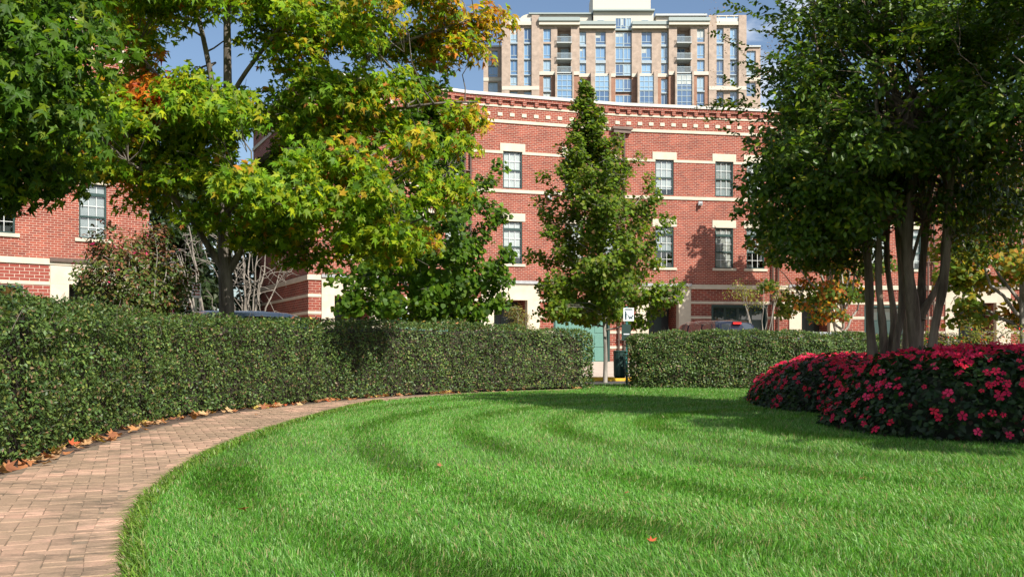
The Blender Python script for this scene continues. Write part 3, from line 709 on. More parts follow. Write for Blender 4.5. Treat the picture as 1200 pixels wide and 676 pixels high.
    # downspouts with a leader head at the party wall
    if spout:
        m = MB(); xx = L - .12 if not mirror else .12
        for q in (-.14, .14): m.cyl((xx+q, -.12, gz), (xx+q, -.12, Z_L1-.25), .05, n=8)
        for zz in np.arange(1.5, 11, 1.9): m.box(xx-.22, xx+.22, -.185, 0, zz, zz+.035)
        d_o = m.build('downspout', M_PIPE, t)
        m = MB(); m.box(xx-.5, xx+.5, -.30, -.07, Z_L1-.10, Z_L1+.02).box(xx-.44, xx+.44, -.24, -.07, Z_L1-.26, Z_L1-.102); m.build('leader_head', M_PIPE, d_o)
    m = MB(); xc = fx(3.8); m.box(xc-.10, xc+.10, -.16, -.05, Z_L3-.40, Z_L3-.20).cyl((xc, -.16, Z_L3-.33), (xc, -.26, Z_L3-.37), .05, .06, 8); m.build('wall_camera', M_GREYMETAL, t)  # small grey security camera box, not a lamp
    if bricks:   # the near ground-floor wall: every brick on its own
        lo, hi = sorted((g0 - .12, e3 if not mirror else e0)) if mirror else (e3, g0)
        x_lo, x_hi = g0 - .1, e0
        bm = MB().box(-.144, .144, -.012, .0, -.0425, .0425).mesh('brick'); bm.materials.append(M_BRICKONE)
        zrow = 0; gw = t.children
        gfw = [c for c in t.children if c.name.startswith('ground_floor_wall')][0]
        for (za, zb) in ((STR[0] + .01, Z_L4 - .215), (STR[1]+.01, STR[0]-.125), (STR[2]+.01, STR[1]-.125)):
            nr = max(1, int((zb - za) / .104)); boxo('mortar_bed', M_MORTAR, gfw, (g0 - .1 if za > 3.3 else g1 + .1) + .004, e0 - .004, -.004, .0005, za, zb)
            for r in range(nr):
                z = za + (r + .5) * (zb - za) / nr; off = .155 if r % 2 else 0
                xx = (g0 - .1 if za > 3.3 else g1 + .1) + .16 + off
                ends_ = [(xx - .16 - off + .004 + .004, xx - .155)] if off else []
                while xx < e0 - .15:
                    o = bpy.data.objects.new('brick', bm); COL.objects.link(o); o.parent = gfw; o.location = (xx, 0, z); o.scale = (1, 1, (zb - za) / nr / .104); xx += .31
                ends_.append((xx - .147, e0 - .008))
                for (ea, eb_) in ends_:
                    if eb_ - ea > .02:
                        o = bpy.data.objects.new('brick', bm); COL.objects.link(o); o.parent = gfw; o.location = ((ea + eb_) / 2, 0, z); o.scale = ((eb_ - ea) / .294, 1, (zb - za) / nr / .104)
    return t

A = (-8.5, 39.2); B = (-1.94, 42.55); C = (5.28, 44.65); D = (12.94, 45.85); E = (20.6, 46.0); F_ = (28.0, 45.0)
townhouse('end brick townhouse with a shaded side wall, left end of the terrace behind the maples', A, B, 0, entry=(.55, 1.1, 2.75, 3.3), garage=(4.1, 6.8), white=True, end_left=True)
townhouse('brick townhouse behind the small upright maple, with a sunlit green garage door', B, C, 1, entry=(.55, 1.15, 2.75, 3.35), garage=(4.13, 6.75))
townhouse('brick townhouse behind the black car, with a shaded green garage door', C, D, 2, entry=(.65, 1.25, 2.75, 3.35), garage=(4.5, 7.15), gmat=M_GREEN_SHADED)
townhouse('brick townhouse half hidden by the crape myrtle trunks', D, E, 3, entry=(.6, 1.2, 2.6, 3.2), garage=(4.4, 7.1), gmat=M_GREEN_SHADED)
townhouse('brick townhouse at the right edge of the picture behind the yellowing maple', E, F_, 4, entry=(.6, 1.2, 2.95, 3.6), garage=(4.3, 6.9), gmat=M_GREEN_SHADED, spout=False)
lu = Vector((.8, .6)); lp = Vector((-17.35, 31.8)); le = lp + lu * 4.9
townhouse('nearer brick townhouse at the left edge of the picture under the maple branches', le - lu * 7.6, le, 5, mirror=True, end_right=True, gmat=M_GREEN_SHADED, wins=(1.95, 4.9, 6.5), spout=False, bricks=True)

# ---------------------------------------------------------------- apartment tower far behind
TY = 180.0; KX = TY / FPX
def tX(px): return (px - 600) * KX
def tZ(py): return EYE + (HZ - py) * KX
tower = empty('apartment_tower', (tX(731), TY, 0), 0, 'tall tan brick apartment tower with balconies rising behind the terrace', 'apartment tower')
TX0 = tX(731)
def tx(px): return tX(px) - TX0
def tbox(name, mat, a, b, y0, y1, t_, b_, par=None):
    return MB().box(tx(a), tx(b), y0, y1, tZ(b_), tZ(t_)).build(name, mat, par or tower)
def twindow(a, b, top, bot, y, wide=False, big=False):
    x0, x1, z0, z1 = tx(a), tx(b), tZ(bot), tZ(top); f = .10
    m = MB(); m.box(x0, x0+f, y-.04, y+.1, z0, z1).box(x1-f, x1, y-.04, y+.1, z0, z1).box(x0+f, x1-f, y-.04, y+.1, z1-f, z1).box(x0+f, x1-f, y-.04, y+.1, z0, z0+f)
    zt = z0 + (z1 - z0) * .24; m.box(x0+f, x1-f, y-.03, y+.1, zt-.05, zt+.05)
    w = x1 - x0; k = 1 if w < 2.2 else 2
    for q in range(1, k + 1): m.box(x0+w*q/(k+1)-.045, x0+w*q/(k+1)+.045, y-.02, y+.1, zt+.05 if k == 1 else z0+f, z1-f)
    if big: m.box(x0+f, x1-f, y-.025, y+.1, z0 + (z1-z0)*.62-.05, z0 + (z1-z0)*.62+.05)
    o = m.build('window', M_TFRAME, tower)
    boxo('pane', random.choice(TG), o, x0+f, x1-f, y+.05, y+.08, z0+f, z1-f)
    if random.random() < .22:
        h_ = random.choice([.25, .4, .6]); boxo('blind', M_BLIND, o, x0+f, x0+f+(w-2*f)*random.choice([1, .5]), y+.04, y+.048, z1-f-(z1-z0)*h_, z1-f)
def tsection(name, mat, a, b, top, bot, y, cols, rows, band=None):
    holes = []
    for (c0, c1) in cols:
        for (r0, r1) in rows:
            if r1 > bot: continue
            holes.append((tx(c0), tx(c1), tZ(r1), tZ(r0), .5))
    m = MB(); wall_mesh(m, tx(a), tx(b), tZ(bot), tZ(top), holes, y=y)
    for e in (a, b): m.quad([(tx(e), y+.0, tZ(bot)), (tx(e), y+9, tZ(bot)), (tx(e), y+9, tZ(top)), (tx(e), y, tZ(top))])
    m.build(name, mat, tower)
    for (c0, c1) in cols:
        for k, (r0, r1) in enumerate(rows):
            twindow(c0, c1, r0, r1, y + .28)
            if k + 1 < len(rows) and rows[k+1][0] - r1 < 4: tbox('spandrel', M_TSPAN, c0, c1, y - .03, y - .004, r1, rows[k+1][0])
RW = [(33.2, 50), (51.6, 69), (70.2, 87.6), (88.6, 100.5), (107.3, 124)]
RB = [(34.8, 50.2), (52.2, 69.4), (71.2, 85.4)]
RL = [(90.5, 107), (108.5, 125)]
BOT = 150
# wings with twin window columns between tall piers
for mir in (0, 1):
    P = (lambda v: 1462 - v) if mir else (lambda v: v)
    def R(a, b): return tuple(sorted((P(a), P(b))))
    a, b = R(588, 632); cols = [R(598, 606.5), R(614, 622.6)]
    tsection('wall', M_TAN, a, b, 22, BOT, 0.0, cols, RW)
    for q in (R(588, 597), R(623, 632)): tbox('pier', M_TAN, *q, -.55, -.003, 19.2, BOT)
    tbox('cornice', M_TWHITE, *R(597, 623), -.45, -.004, 26.5, 30.5); tbox('parapet', M_TGREY, *R(597, 623), -.3, .9, 22.2, 26.4)
    tbox('band', M_TWHITE, *R(588.2, 631.8), -.62, -.56, 102.3, 106.6)
    # recessed outermost strip
    a, b = R(566, 588); tsection('wall', M_TAN, a, b, 50, BOT, 3.0, [R(571.5, 583)], [(54, 70.5), (72, 85), (91.5, 108)])
    tbox('band', M_TWHITE, *R(566, 588), 2.9, 2.998, 86, 90); tbox('parapet', M_TGREY, *R(566, 588), 2.7, 3.6, 48, 49.9)
    # balcony bay
    a, b = R(632, 678.6)
    m = MB(); hb = [(tx(R(653, 669)[0]), tx(R(653, 669)[1]), tZ(88), tZ(33), 2.2)]
    hw = [(tx(R(636.6, 645.6)[0]), tx(R(636.6, 645.6)[1]), tZ(r1), tZ(r0), .5) for r0, r1 in RB]
    wall_mesh(m, tx(a), tx(b), tZ(88), tZ(31), hb + hw, y=-.35); m.build('wall', M_TAN, tower)
    for r in RB: twindow(*R(636.6, 645.6), *r, -.07)
    for k, (r0, r1) in enumerate(RB):
        y0, y1 = R(653, 669)
        tbox('wall', M_TAN, y0, y1, 1.85, 2.0, r0 - 3, r1 + 2.6)
        twindow(*(R(657.5, 667)), r0 + 2, r1 + .4, 1.72)
        sl = tbox('balcony', M_TGREY, *R(652.2, 669.8), -1.0, 1.84, r1 + 1.2, r1 + 2.4)
        m = MB(); za = tZ(r1 + 1.2); zb = tZ(r1 - 5.2); xa, xb = tx(R(652.4, 669.6)[0]), tx(R(652.4, 669.6)[1])
        m.box(xa, xb, -.97, -.91, zb-.08, zb)
        for xq in np.linspace(xa, xb, 15): m.box(xq-.025, xq+.025, -.96, -.92, za, zb-.08)
        m.build('railing', M_TFRAME, sl)
    tbox('cornice', M_TWHITE, *R(631.5, 678.9), -1.0, -.36, 27.2, 31.2); tbox('parapet', M_TMET, *R(631, 679.3), -1.25, .6, 23.0, 27.1)
    tbox('band', M_TWHITE, *R(632, 652.8), -.52, -.354, 85, 89); tbox('band', M_TWHITE, *R(669.3, 678.6), -.52, -.354, 85, 89)
    # lower red brick part of the bay, with a projecting glazed bay
    tsection('wall', M_TRED, a, b, 88, BOT, -.30, [R(636.6, 645.6)], RL)
    tbox('pier', M_TAN, *R(650.3, 652.3), -1.3, -.302, 85, BOT); tbox('pier', M_TAN, *R(670.2, 672.0), -1.3, -.302, 85, BOT)
    for r in ((89.5, 107.4), (107.9, 126)): twindow(*R(652.4, 670.1), *r, -1.1, big=True)
    # inner bay
    a, b = R(678.6, 721.4)
    tsection('wall', M_TAN, a, b, 34, 88, 0.25, [R(679.4, 687), R(698, 710)], [(37, 52), (54.5, 70.6), (74, 86)])
    tbox('cornice', M_TWHITE, *R(678.9, 721.3), -.45, .246, 30.3, 34.2); tbox('parapet', M_TMET, *R(678.9, 721.5), -.7, 1.0, 26.2, 30.2)
    tbox('band', M_TWHITE, *R(678.6, 721.4), .10, .247, 86.3, 90.2)
    tsection('wall', M_TRED, a, b, 88, BOT, .24, [R(679.4, 687)], [(92, 108), (109.5, 126)])
    tbox('pier', M_TAN, *R(692, 696.6), -1.0, .238, 85.5, BOT); tbox('pier', M_TAN, *R(713.4, 715.6), -1.0, .238, 85.5, BOT)
    for r in ((90.5, 107.4), (107.9, 126)): twindow(*R(696.8, 713.2), *r, -.8, big=True)
# central glazed stack
tsection('wall', M_TRED, 721.4, 740.6, 88, BOT, .9, [], [])
tsection('wall', M_TAN, 721.4, 740.6, 35, 88, .9, [], [])
for r in ((37.5, 54), (55.6, 72.5), (74.5, 88), (92, 107), (111, 126)):
    for c in ((721.6, 731), (731.2, 740.4)): twindow(*c, *r, .6)
tbox('cornice', M_TMET, 720, 742, .2, 1.5, 33.4, 35.4)
for c in ((721.6, 728), (728.1, 734), (734.1, 740.4)): twindow(*c, 20.2, 33.2, .6)
# penthouse and rooftop blocks
tbox('penthouse', M_TWHITE, 696.5, 767.5, 1.9, 14, 10, 34); tbox('cornice', M_TMET, 695.5, 768.5, 1.2, 14.5, 8.0, 9.9)
for c in ((701, 709), (753.5, 761.5)): twindow(*c, 20, 25, 1.78)
tbox('penthouse', M_TWHITE, 697, 766, 4, 13, -24, 7.9)
m = MB(); xa, xb = tx(608), tx(695); zc = tZ(24); pts = []
prof = [(tx(608) + (1 - math.cos(q)) * 2.2, tZ(20) + math.sin(q) * (tZ(10.2) - tZ(20))) for q in np.linspace(0, math.pi/2, 9)]
ring = [(tx(608), tZ(26))] + prof + [(xb, tZ(10.2)), (xb, tZ(26))]
m.quad([(x_, 3.0, z_) for x_, z_ in ring]); m.quad([(x_, 12.0, z_) for x_, z_ in reversed(ring)])
for i in range(len(ring) - 1): m.quad([(ring[i][0], 3.0, ring[i][1]), (ring[i][0], 12.0, ring[i][1]), (ring[i+1][0], 12.0, ring[i+1][1]), (ring[i+1][0], 3.0, ring[i+1][1])])
m.build('rooftop_block', M_TWHITE, tower)
tbox('roof_edge', M_TMET, 620, 695, 2.5, 12.4, 9.6, 11.2)
tbox('rooftop_block', M_TWHITE, 772, 831, 3.2, 12, 13, 26); tbox('roof_edge', M_TGREY, 770.5, 832, 2.6, 12.4, 10.6, 12.9)
for k in range(4):
    w0 = 836 + k * 9; tbox('glass_screen', TG[4], w0 + .6, w0 + 8.4, 2.0, 2.06, 15.5, 21)
    tbox('screen_post', M_TWHITE, w0 - .5, w0 + .5, 1.9, 2.2, 14.8, 22)
tbox('screen_rail', M_TWHITE, 835, 873, 1.85, 2.25, 14.2, 15.3)
tbox('core', M_TAN, 589, 873, 9.1, 24, 23, 300)

# ---------------------------------------------------------------- cars
def car(label, loc, rz, paint, L=4.7, Wd=1.86, H=1.5, suv=False, group='cars parked beyond the hedge'):
    t = empty('parked_car', loc, rz, label, 'car', group)
    hb = .95 if not suv else 1.08; hw = Wd / 2
    # body: stations from rear (y=-L/2) to front, rings of (x, z)
    st = [(-.5, .80, hb-.12), (-.485, .93, hb-.03), (-.42, .98, hb), (-.2, 1, hb), (.05, 1, hb-.01), (.2, .995, hb-.03), (.36, .97, hb-.12), (.45, .92, hb-.2), (.495, .80, hb-.30)]
    V = []; F = []
    for (s_, w, zt) in st:
        x = hw * w; ring = [(x*.90, .26), (x*.98, .42), (x, .62), (x*.985, zt-.12), (x*.90, zt-.02), (x*.55, zt+.01), (0, zt+.02)]
        ring = ring + [(-a, b) for a, b in reversed(ring[:-1])]
        V += [(a, s_*L, b) for a, b in ring]
    m = 13
    for i in range(len(st)-1):
        for j in range(m-1): F.append((i*m+j, i*m+j+1, (i+1)*m+j+1, (i+1)*m+j))
        F.append((i*m+m-1, i*m, (i+1)*m, (i+1)*m+m-1))
    F += [tuple(range(m)), tuple(range((len(st)-1)*m, len(st)*m))[::-1]]
    me = bpy.data.meshes.new('body'); me.from_pydata(V, [], [f[::-1] for f in F]); [setattr(p, 'use_smooth', True) for p in me.polygons]; me.update(); body = link('body', me, paint, t)
    # cabin: base ring on the belt, roof ring above
    if suv: prof = [(-.47, hb-.02), (-.43, H-.12), (-.37, H-.02), (-.1, H), (.05, H-.03), (.12, H-.10), (.27, hb-.04)]
    else: prof = [(-.40, hb-.02), (-.25, H-.10), (-.18, H-.02), (-.03, H), (.06, H-.03), (.11, H-.08), (.27, hb-.05)]
    V = []; F = []
    for (s_, z) in prof:
        k = (z - hb) / (H - hb); x = hw * (.90 - .17 * max(0, k))
        V += [(x, s_*L, hb-.03), (x, s_*L, z-.05*max(0, k)), (x*.86, s_*L, z), (0, s_*L, z+.015), (-x*.86, s_*L, z), (-x, s_*L, z-.05*max(0, k)), (-x, s_*L, hb-.03)]
    for i in range(len(prof)-1):
        for j in range(6): F.append((i*7+j, i*7+j+1, (i+1)*7+j+1, (i+1)*7+j))
    # the sides: fix base ring width
    for i in range(len(prof)):
        for j, sg in ((0, 1), (6, -1)): V[i*7+j] = (sg*hw*.90, V[i*7+j][1], hb-.03)
    me = bpy.data.meshes.new('roof'); me.from_pydata(V, [], [f[::-1] for f in F]); [setattr(p, 'use_smooth', True) for p in me.polygons]; me.update(); roof = link('roof', me, paint, t)
    gl = CARGLASS
    def win(name, pts):
        n = (Vector(pts[1]) - Vector(pts[0])).cross(Vector(pts[2]) - Vector(pts[0])).normalized(); c = sum((Vector(p) for p in pts), Vector()) / len(pts)
        if n.dot(c - Vector((0, 0, hb))) < 0: n = -n
        q = [Vector(p) + n*.012 for p in pts]; m = MB(); m.quad(q); m.quad([p - n*.01 for p in reversed(q)])
        for i in range(len(q)): j = (i+1) % len(q); m.quad([q[i], q[i]-n*.01, q[j]-n*.01, q[j]])
        m.build(name, gl, roof)
    def sx(z): return hw * (.90 - .17 * (z - hb) / (H - hb))
    z0, z1 = hb + .05, H - .13
    ys = [(-.40, -.33, -.22, -.215), (-.20, -.20, -.02, -.02), (0.0, 0.0, .20, .09)] if suv else [(-.33, -.24, -.20, -.20), (-.18, -.18, -.02, -.02), (0.0, 0.0, .20, .08)]
    for sg in (1, -1):
        for (a, b, c, d) in ys: win('side_window', [(sg*sx(z0), a*L, z0), (sg*sx(z0), c*L, z0), (sg*sx(z1), d*L, z1), (sg*sx(z1), b*L, z1)])
    pf = prof[-2:]; win('windscreen', [(-hw*.76, (.27-.012)*L, hb+.03), (hw*.76, (.27-.012)*L, hb+.03), (hw*.66, (prof[-2][0]+.01)*L, prof[-2][1]-.03), (-hw*.66, (prof[-2][0]+.01)*L, prof[-2][1]-.03)])
    r0, r1 = prof[0], prof[1]; win('rear_window', [(-hw*.74, (r0[0]*.75+r1[0]*.25)*L, hb+.12), (hw*.74, (r0[0]*.75+r1[0]*.25)*L, hb+.12), (hw*.64, r1[0]*L, r1[1]-.04), (-hw*.64, r1[0]*L, r1[1]-.04)])
    for sx_ in (1, -1):
        for sy in (-.31, .31):
            w = MB().cyl((sx_*(hw-.22), sy*L, .33), (sx_*(hw+.005), sy*L, .33), .33, n=20).build('wheel', TYRE, t); MB().cyl((sx_*(hw-.1), sy*L, .33), (sx_*(hw+.012), sy*L, .33), .21, n=14).build('rim', M_GREYMETAL, w)
        MB().box(sx_*hw*.5, sx_*hw*.86, L*.484, L*.50, hb-.42, hb-.30).build('headlight', M_MUNT, t)
        MB().box(sx_*hw*.66, sx_*hw*.93, -L*.503, -L*.488, hb-.28, hb-.10).build('tail_light', REDL, t)
        MB().box(sx_*(hw+.0), sx_*(hw+.16), L*.175, L*.20, hb-.02, hb+.13).build('mirror', paint, t)
    MB().box(-.17, .17, r1[0]*L-.07, r1[0]*L-.0, r1[1]-.035, r1[1]+.035).build('brake_light', REDL, roof)
    return t
CARGLASS = towerglass('car_glass', (0.02, 0.03, 0.04)); TYRE = plain('tyre', (.02, .02, .02), .9); REDL = plain('red_lens', (.62, .03, .03), .15, var=.02)
BLACKP = plain('black_paint', (.008, .010, .018), .18, coat=1.0, var=.02); SILVP = plain('silver_paint', (.48, .50, .50), .3, metal=.5, coat=.8, var=.02); BLUEP = plain('grey_blue_paint', (.22, .29, .36), .3, metal=.5, coat=.8, var=.02)
rzs = math.radians(21)
car('black car seen from behind over the clipped hedge, red brake light at its roof', (atX(826, 35.2), 35.2, .15), rzs, BLACKP, 4.7, 1.9, 1.93, True)
car('silver car with only its roof showing above the hedge, beside the flowers', (atX(952, 34), 34, .10), math.radians(84), SILVP, 4.6, 1.82, 1.56)
car('grey-blue car behind the long hedge, its roof showing beside the maple trunk', (atX(314, 22.2), 22.2, 0), math.radians(-52), BLUEP, 4.3, 1.8, 1.88, True)

# ---------------------------------------------------------------- pet waste station and parking sign
SIGNW = plain('sign_white', (.66, .70, .70), .5, var=.04); SIGND = plain('sign_ink', (.02, .05, .07), .5); BINGREEN = plain('bin_green', (.012, .035, .03), .45, var=.08); STTEAL = plain('station_teal', (.02, .12, .11), .45)
ST = at(734.5, HZ, 26.1); st_o = empty('pet_waste_station', (ST.x, ST.y, 0), 0, 'green pet waste station with a white dog sign in the gap between the hedges', 'waste station')
boxo('post', STTEAL, st_o, -.03, .03, -.03, .03, -.1, 2.2)
sg = boxo('sign_plate', SIGNW, st_o, -.10, .19, -.05, -.032, 1.80, 2.165)
m = MB(); yy = -.0535
def disc(cx_, cz_, r, n=10): m.quad([(cx_ + r*math.cos(2*math.pi*i/n), yy, cz_ + r*math.sin(2*math.pi*i/n)) for i in range(n)])
disc(-.035, 2.055, .022)
m.quad([(-.062, yy, 1.93), (-.010, yy, 1.93), (-.012, yy, 2.03), (-.058, yy, 2.03)]); m.quad([(-.060, yy, 1.83), (-.040, yy, 1.83), (-.036, yy, 1.929), (-.060, yy, 1.929)]); m.quad([(-.030, yy, 1.83), (-.012, yy, 1.83), (-.012, yy, 1.929), (-.034, yy, 1.929)])
m.quad([(-.010, yy, 2.00), (-.008, yy, 1.985), (.070, yy, 1.93), (.072, yy, 1.94)])
m.quad([(.05, yy, 1.87), (.15, yy, 1.87), (.15, yy, 1.92), (.05, yy, 1.92)]); m.quad([(.14, yy, 1.921), (.175, yy, 1.925), (.17, yy, 1.965), (.135, yy, 1.955)])
for q in (.052, .132): m.quad([(q, yy, 1.825), (q+.016, yy, 1.825), (q+.016, yy, 1.869), (q, yy, 1.869)])
m.quad([(.040, yy, 1.90), (.050, yy, 1.905), (.034, yy, 1.965), (.026, yy, 1.96)])
m.quad([(-.07, yy, 2.10), (.16, yy, 2.10), (.16, yy, 2.115), (-.07, yy, 2.115)]); m.quad([(-.05, yy, 2.125), (.14, yy, 2.125), (.14, yy, 2.14), (-.05, yy, 2.14)])
m.build('pictogram', SIGND, sg)
ds = boxo('bag_dispenser', BINGREEN, st_o, -.15, .09, -.18, -.031, 1.26, 1.70); boxo('dispenser_label', SIGNW, ds, -.11, .05, -.186, -.182, 1.42, 1.45); boxo('dispenser_slot', M_DOOR, ds, -.07, .02, -.186, -.182, 1.33, 1.36)
bn = MB(); n = 16
for (z0, r0, z1, r1) in ((.22, .13, .28, .165), (.28, .165, .92, .175), (.92, .175, .96, .185)): bn.cyl((-.20, -.02, z0), (-.20, -.02, z1), r0, r1, n)
b_o = bn.build('bin', BINGREEN, st_o); MB().cyl((-.20, -.02, .962), (-.20, -.02, .99), .188, .15, 16).build('lid', BINGREEN, b_o)

SP = at(229.5, HZ, 25.0); sp_o = empty('parking_sign', (SP.x, SP.y, 0), math.radians(38), 'small white parking sign with red lettering on a post left of the maple trunk', 'sign')
boxo('post', plain('sign_post', (.30, .32, .20), .5, metal=.4), sp_o, -.025, .025, -.02, .02, -.1, 2.75)
pl = boxo('sign_plate', plain('sign_pale', (.62, .58, .52), .5), sp_o, -.125, .125, -.035, -.022, 2.38, 2.78)
for k in range(4): boxo('red_line', plain('sign_red%d' % k, (.35, .10, .07), .5), pl, -.09, .09, -.040, -.037, 2.45 + k*.08, 2.49 + k*.08)

# ---------------------------------------------------------------- trees
def pal_maple(pos, rng):
    n = len(pos); g = pick(n, [(4, (.105, .205, .011)), (4, (.165, .265, .012)), (2.6, (.27, .32, .013)), (1, (.055, .115, .010))], rng)
    y_ = pick(n, [(4, (.34, .28, .018)), (2, (.40, .25, .022)), (1.2, (.42, .18, .03)), (1, (.34, .14, .04))], rng)
    f = .03 + .50 * sm(-3.6, -1.0, pos[:, 0]) * (nz3(pos, .8, 2) > -.1) + .22 * (nz3(pos, 1.1, 4) > .45)
    o_ = np.linalg.norm(pos - np.array(at(184, 106, 17.5)), axis=1) < .72
    w = rng.random(n) < f; c = np.where(w[:, None], y_, g)
    c = np.where((o_ & (rng.random(n) < .75))[:, None], pick(n, [(2, (.48, .15, .02)), (1, (.45, .24, .03)), (1, (.36, .08, .03))], rng), c); return c
def limb(pts, r0, r1, n=12):
    p = chaikin(pts, 2); return (p, np.linspace(r0, r1, len(p)))
YM = 18.6; tb = (atX(266, YM), YM, 0.0)
def ap(px, py, Y): return tuple(at(px, py, Y))
trunkM = [limb([(tb[0], YM, -.1), (tb[0], YM, .8), ap(266, 345, 18.60), ap(263, 310, 18.60), ap(264, 250, 18.60), ap(268, 190, 18.60), ap(267, 100, 18.60), ap(266, 0, 18.60), ap(270, -90, 18.60)], .19, .045),
          limb([(tb[0], YM, -.12), (tb[0], YM, .12), (tb[0], YM, .5)], .27, .18)]
limbsM = [limb([ap(263, 318, 18.60), ap(245, 290, 18.50), ap(228, 262, 18.30), ap(190, 215, 17.80), ap(150, 190, 17.20)], .085, .02),
          limb([ap(267, 320, 18.60), ap(285, 290, 18.60), ap(300, 240, 18.40), ap(340, 200, 18.00), ap(400, 190, 17.50), ap(450, 200, 17.10)], .09, .02),
          limb([ap(266, 215, 18.60), ap(256, 140, 18.70), ap(244, 70, 18.80), ap(228, 0, 19.00), ap(215, -60, 19.00)], .075, .03),
          limb([ap(258, 150, 18.70), ap(220, 110, 18.20), ap(190, 95, 17.70), ap(160, 60, 17.30)], .05, .015),
          limb([ap(266, 230, 18.60), ap(300, 190, 18.80), ap(350, 165, 19.00), ap(397, 127, 19.00), ap(436, 62, 18.90), ap(470, 0, 18.60)], .075, .02),
          limb([ap(397, 130, 19.00), ap(450, 130, 18.70), ap(520, 120, 18.20), ap(560, 120, 18.00)], .045, .012),
          limb([ap(267, 120, 18.60), ap(290, 80, 18.20), ap(340, 20, 17.80), ap(370, -60, 17.60)], .055, .02),
          limb([ap(436, 62, 18.90), ap(500, 40, 18.60), ap(560, 20, 18.40)], .035, .012),
          limb([ap(266, 250, 18.60), ap(275, 240, 17.80), ap(300, 230, 16.60), ap(330, 240, 15.80)], .05, .012),
          limb([ap(300, 235, 18.40), ap(380, 250, 18.00), ap(460, 270, 17.60), ap(510, 250, 17.40)], .045, .012)]
def keepM(p):
    px, py = proj(p)
    if py > np.interp(px, [60, 100, 200, 235, 290, 350, 400, 450, 500, 530, 545, 560, 575], [170, 215, 235, 262, 282, 296, 304, 306, 292, 258, 215, 185, 165]): return False
    if px > np.interp(py, [-100, 0, 60, 110, 140, 190, 260], [590, 560, 545, 530, 552, 550, 520]): return False
    if 196 < px < 292 and 5 < py < 92: return False
    if 370 < px < 440 and 60 < py < 130 and p[1] < 17: return False
    return True
r_ = np.random.default_rng(21)
cl = ell_clumps(190, (-5.0, 18.5, 6.2), (5.1, 3.0, 4.3), r_, .3, (.40, .78), keepM)
extraC = [at(330, 225, 13.9), at(440, 215, 14.3), at(350, 195, 14.2), at(500, 235, 14.8), at(470, 270, 14.8), at(185, 105, 16), at(250, 195, 14.8), at(285, 205, 14.5), at(220, 200, 15), at(150, 175, 15.4), at(120, 190, 15.4), at(525, 215, 15), at(540, 165, 15.5), at(490, 160, 15), at(560, 30, 16.4), at(575, 15, 16.4), at(545, 130, 16), at(300, 250, 15.2), at(340, 262, 15.3), at(430, 262, 14.8), at(395, 235, 14.4), at(460, 300, 15.2), at(350, 40, 16), at(380, 90, 15.5), at(330, 110, 15.6), at(120, 150, 15.6), at(160, 140, 15.8), at(100, 120, 16), at(200, 150, 15.4), at(140, 195, 15.2), at(180, 205, 15), at(90, 175, 15.6), at(170, 50, 16), at(150, 20, 16), at(320, 10, 16.2), at(300, 40, 16.5), at(240, 160, 15.5), at(210, 125, 16.2), at(275, 130, 16.6), at(70, 200, 15.8), at(183, 103, 15.0), at(168, 112, 15.2), at(200, 112, 15.3)]
extraC = [Vector((p.x * (p.y + 2.4) / p.y, p.y + 2.4, EYE + (p.z - EYE) * (p.y + 2.4) / p.y)) for p in extraC]
cl = (np.vstack([cl[0], np.array(extraC)]), np.concatenate([cl[1], r_.uniform(.45, .7, len(extraC))]))
make_tree('maple_tree', 'large yellowing maple with bare grey limbs behind the long hedge', 'tree', tb, trunkM, limbsM, cl,
          dict(per=205, flat=.5, tmpl=MAPLES, size=.146, colf=pal_maple, upn=.75, droop=.45, outc=np.array([-4.6, 19.2, 4.5])), 22, M_BARK, M_LEAF)

def pal_deep(pos, rng):
    return pick(len(pos), [(4, (.058, .125, .010)), (3, (.085, .160, .010)), (1.5, (.035, .08, .009)), (1, (.14, .20, .012))], rng)
def pal_near(pos, rng): return pick(len(pos), [(4, (.048, .110, .008)), (3, (.075, .150, .008)), (2, (.030, .072, .007)), (1.2, (.15, .21, .010))], rng)  # greens darkened to carry the shade inside this crown
bN = (-8.4, 10.6, 0.0)
trN = [limb([(-8.4, 10.6, -.1), (-8.35, 10.6, 1.5), (-8.2, 10.7, 3), (-8.0, 10.7, 5.5), (-7.9, 10.8, 8)], .2, .06)]
lbN = [limb([(-8.25, 10.7, 2.6), (-7.2, 10.6, 3.6), (-6.0, 10.5, 4.2), (-4.9, 10.5, 4.1)], .09, .015), limb([(-8.1, 10.7, 3.6), (-7, 11, 4.9), (-5.7, 11.2, 5.6), (-4.6, 11.2, 5.7)], .08, .015),
        limb([(-8.1, 10.7, 3.2), (-7.3, 9.8, 4.2), (-6.2, 9.2, 4.6), (-5.2, 9.0, 4.5)], .08, .015), limb([(-8.2, 10.7, 2.8), (-7.4, 11.2, 3.2), (-6.3, 11.4, 3.3), (-5.3, 11.4, 3.0)], .07, .012), limb([(-8, 10.7, 5), (-7.2, 10.2, 6.4), (-6.2, 9.9, 7.0)], .07, .02)]
def keepN(p):
    px, py = proj(p)
    return py < np.interp(px, [-200, 0, 60, 110, 150, 175], [225, 205, 190, 195, 150, 40]) and px < np.interp(py, [-50, 60, 120, 190, 230], [100, 88, 55, 45, 25])
r_ = np.random.default_rng(31)
clN = ell_clumps(105, (-6.5, 10.5, 5.0), (3.0, 2.4, 3.2), r_, .3, (.42, .7), keepN)
ex = [at(20, 195, 10.3), at(60, 190, 10.6), at(60, 205, 11), at(10, 150, 9.6), at(15, 100, 9.4), at(40, 60, 9.3), at(85, 60, 9.8), at(75, 105, 10.2), at(105, 35, 10), at(30, 215, 10.6), at(80, 150, 10), at(-10, 225, 10.8)]
clN = (np.vstack([clN[0], np.array(ex)]), np.concatenate([clN[1], r_.uniform(.4, .6, len(ex))]))
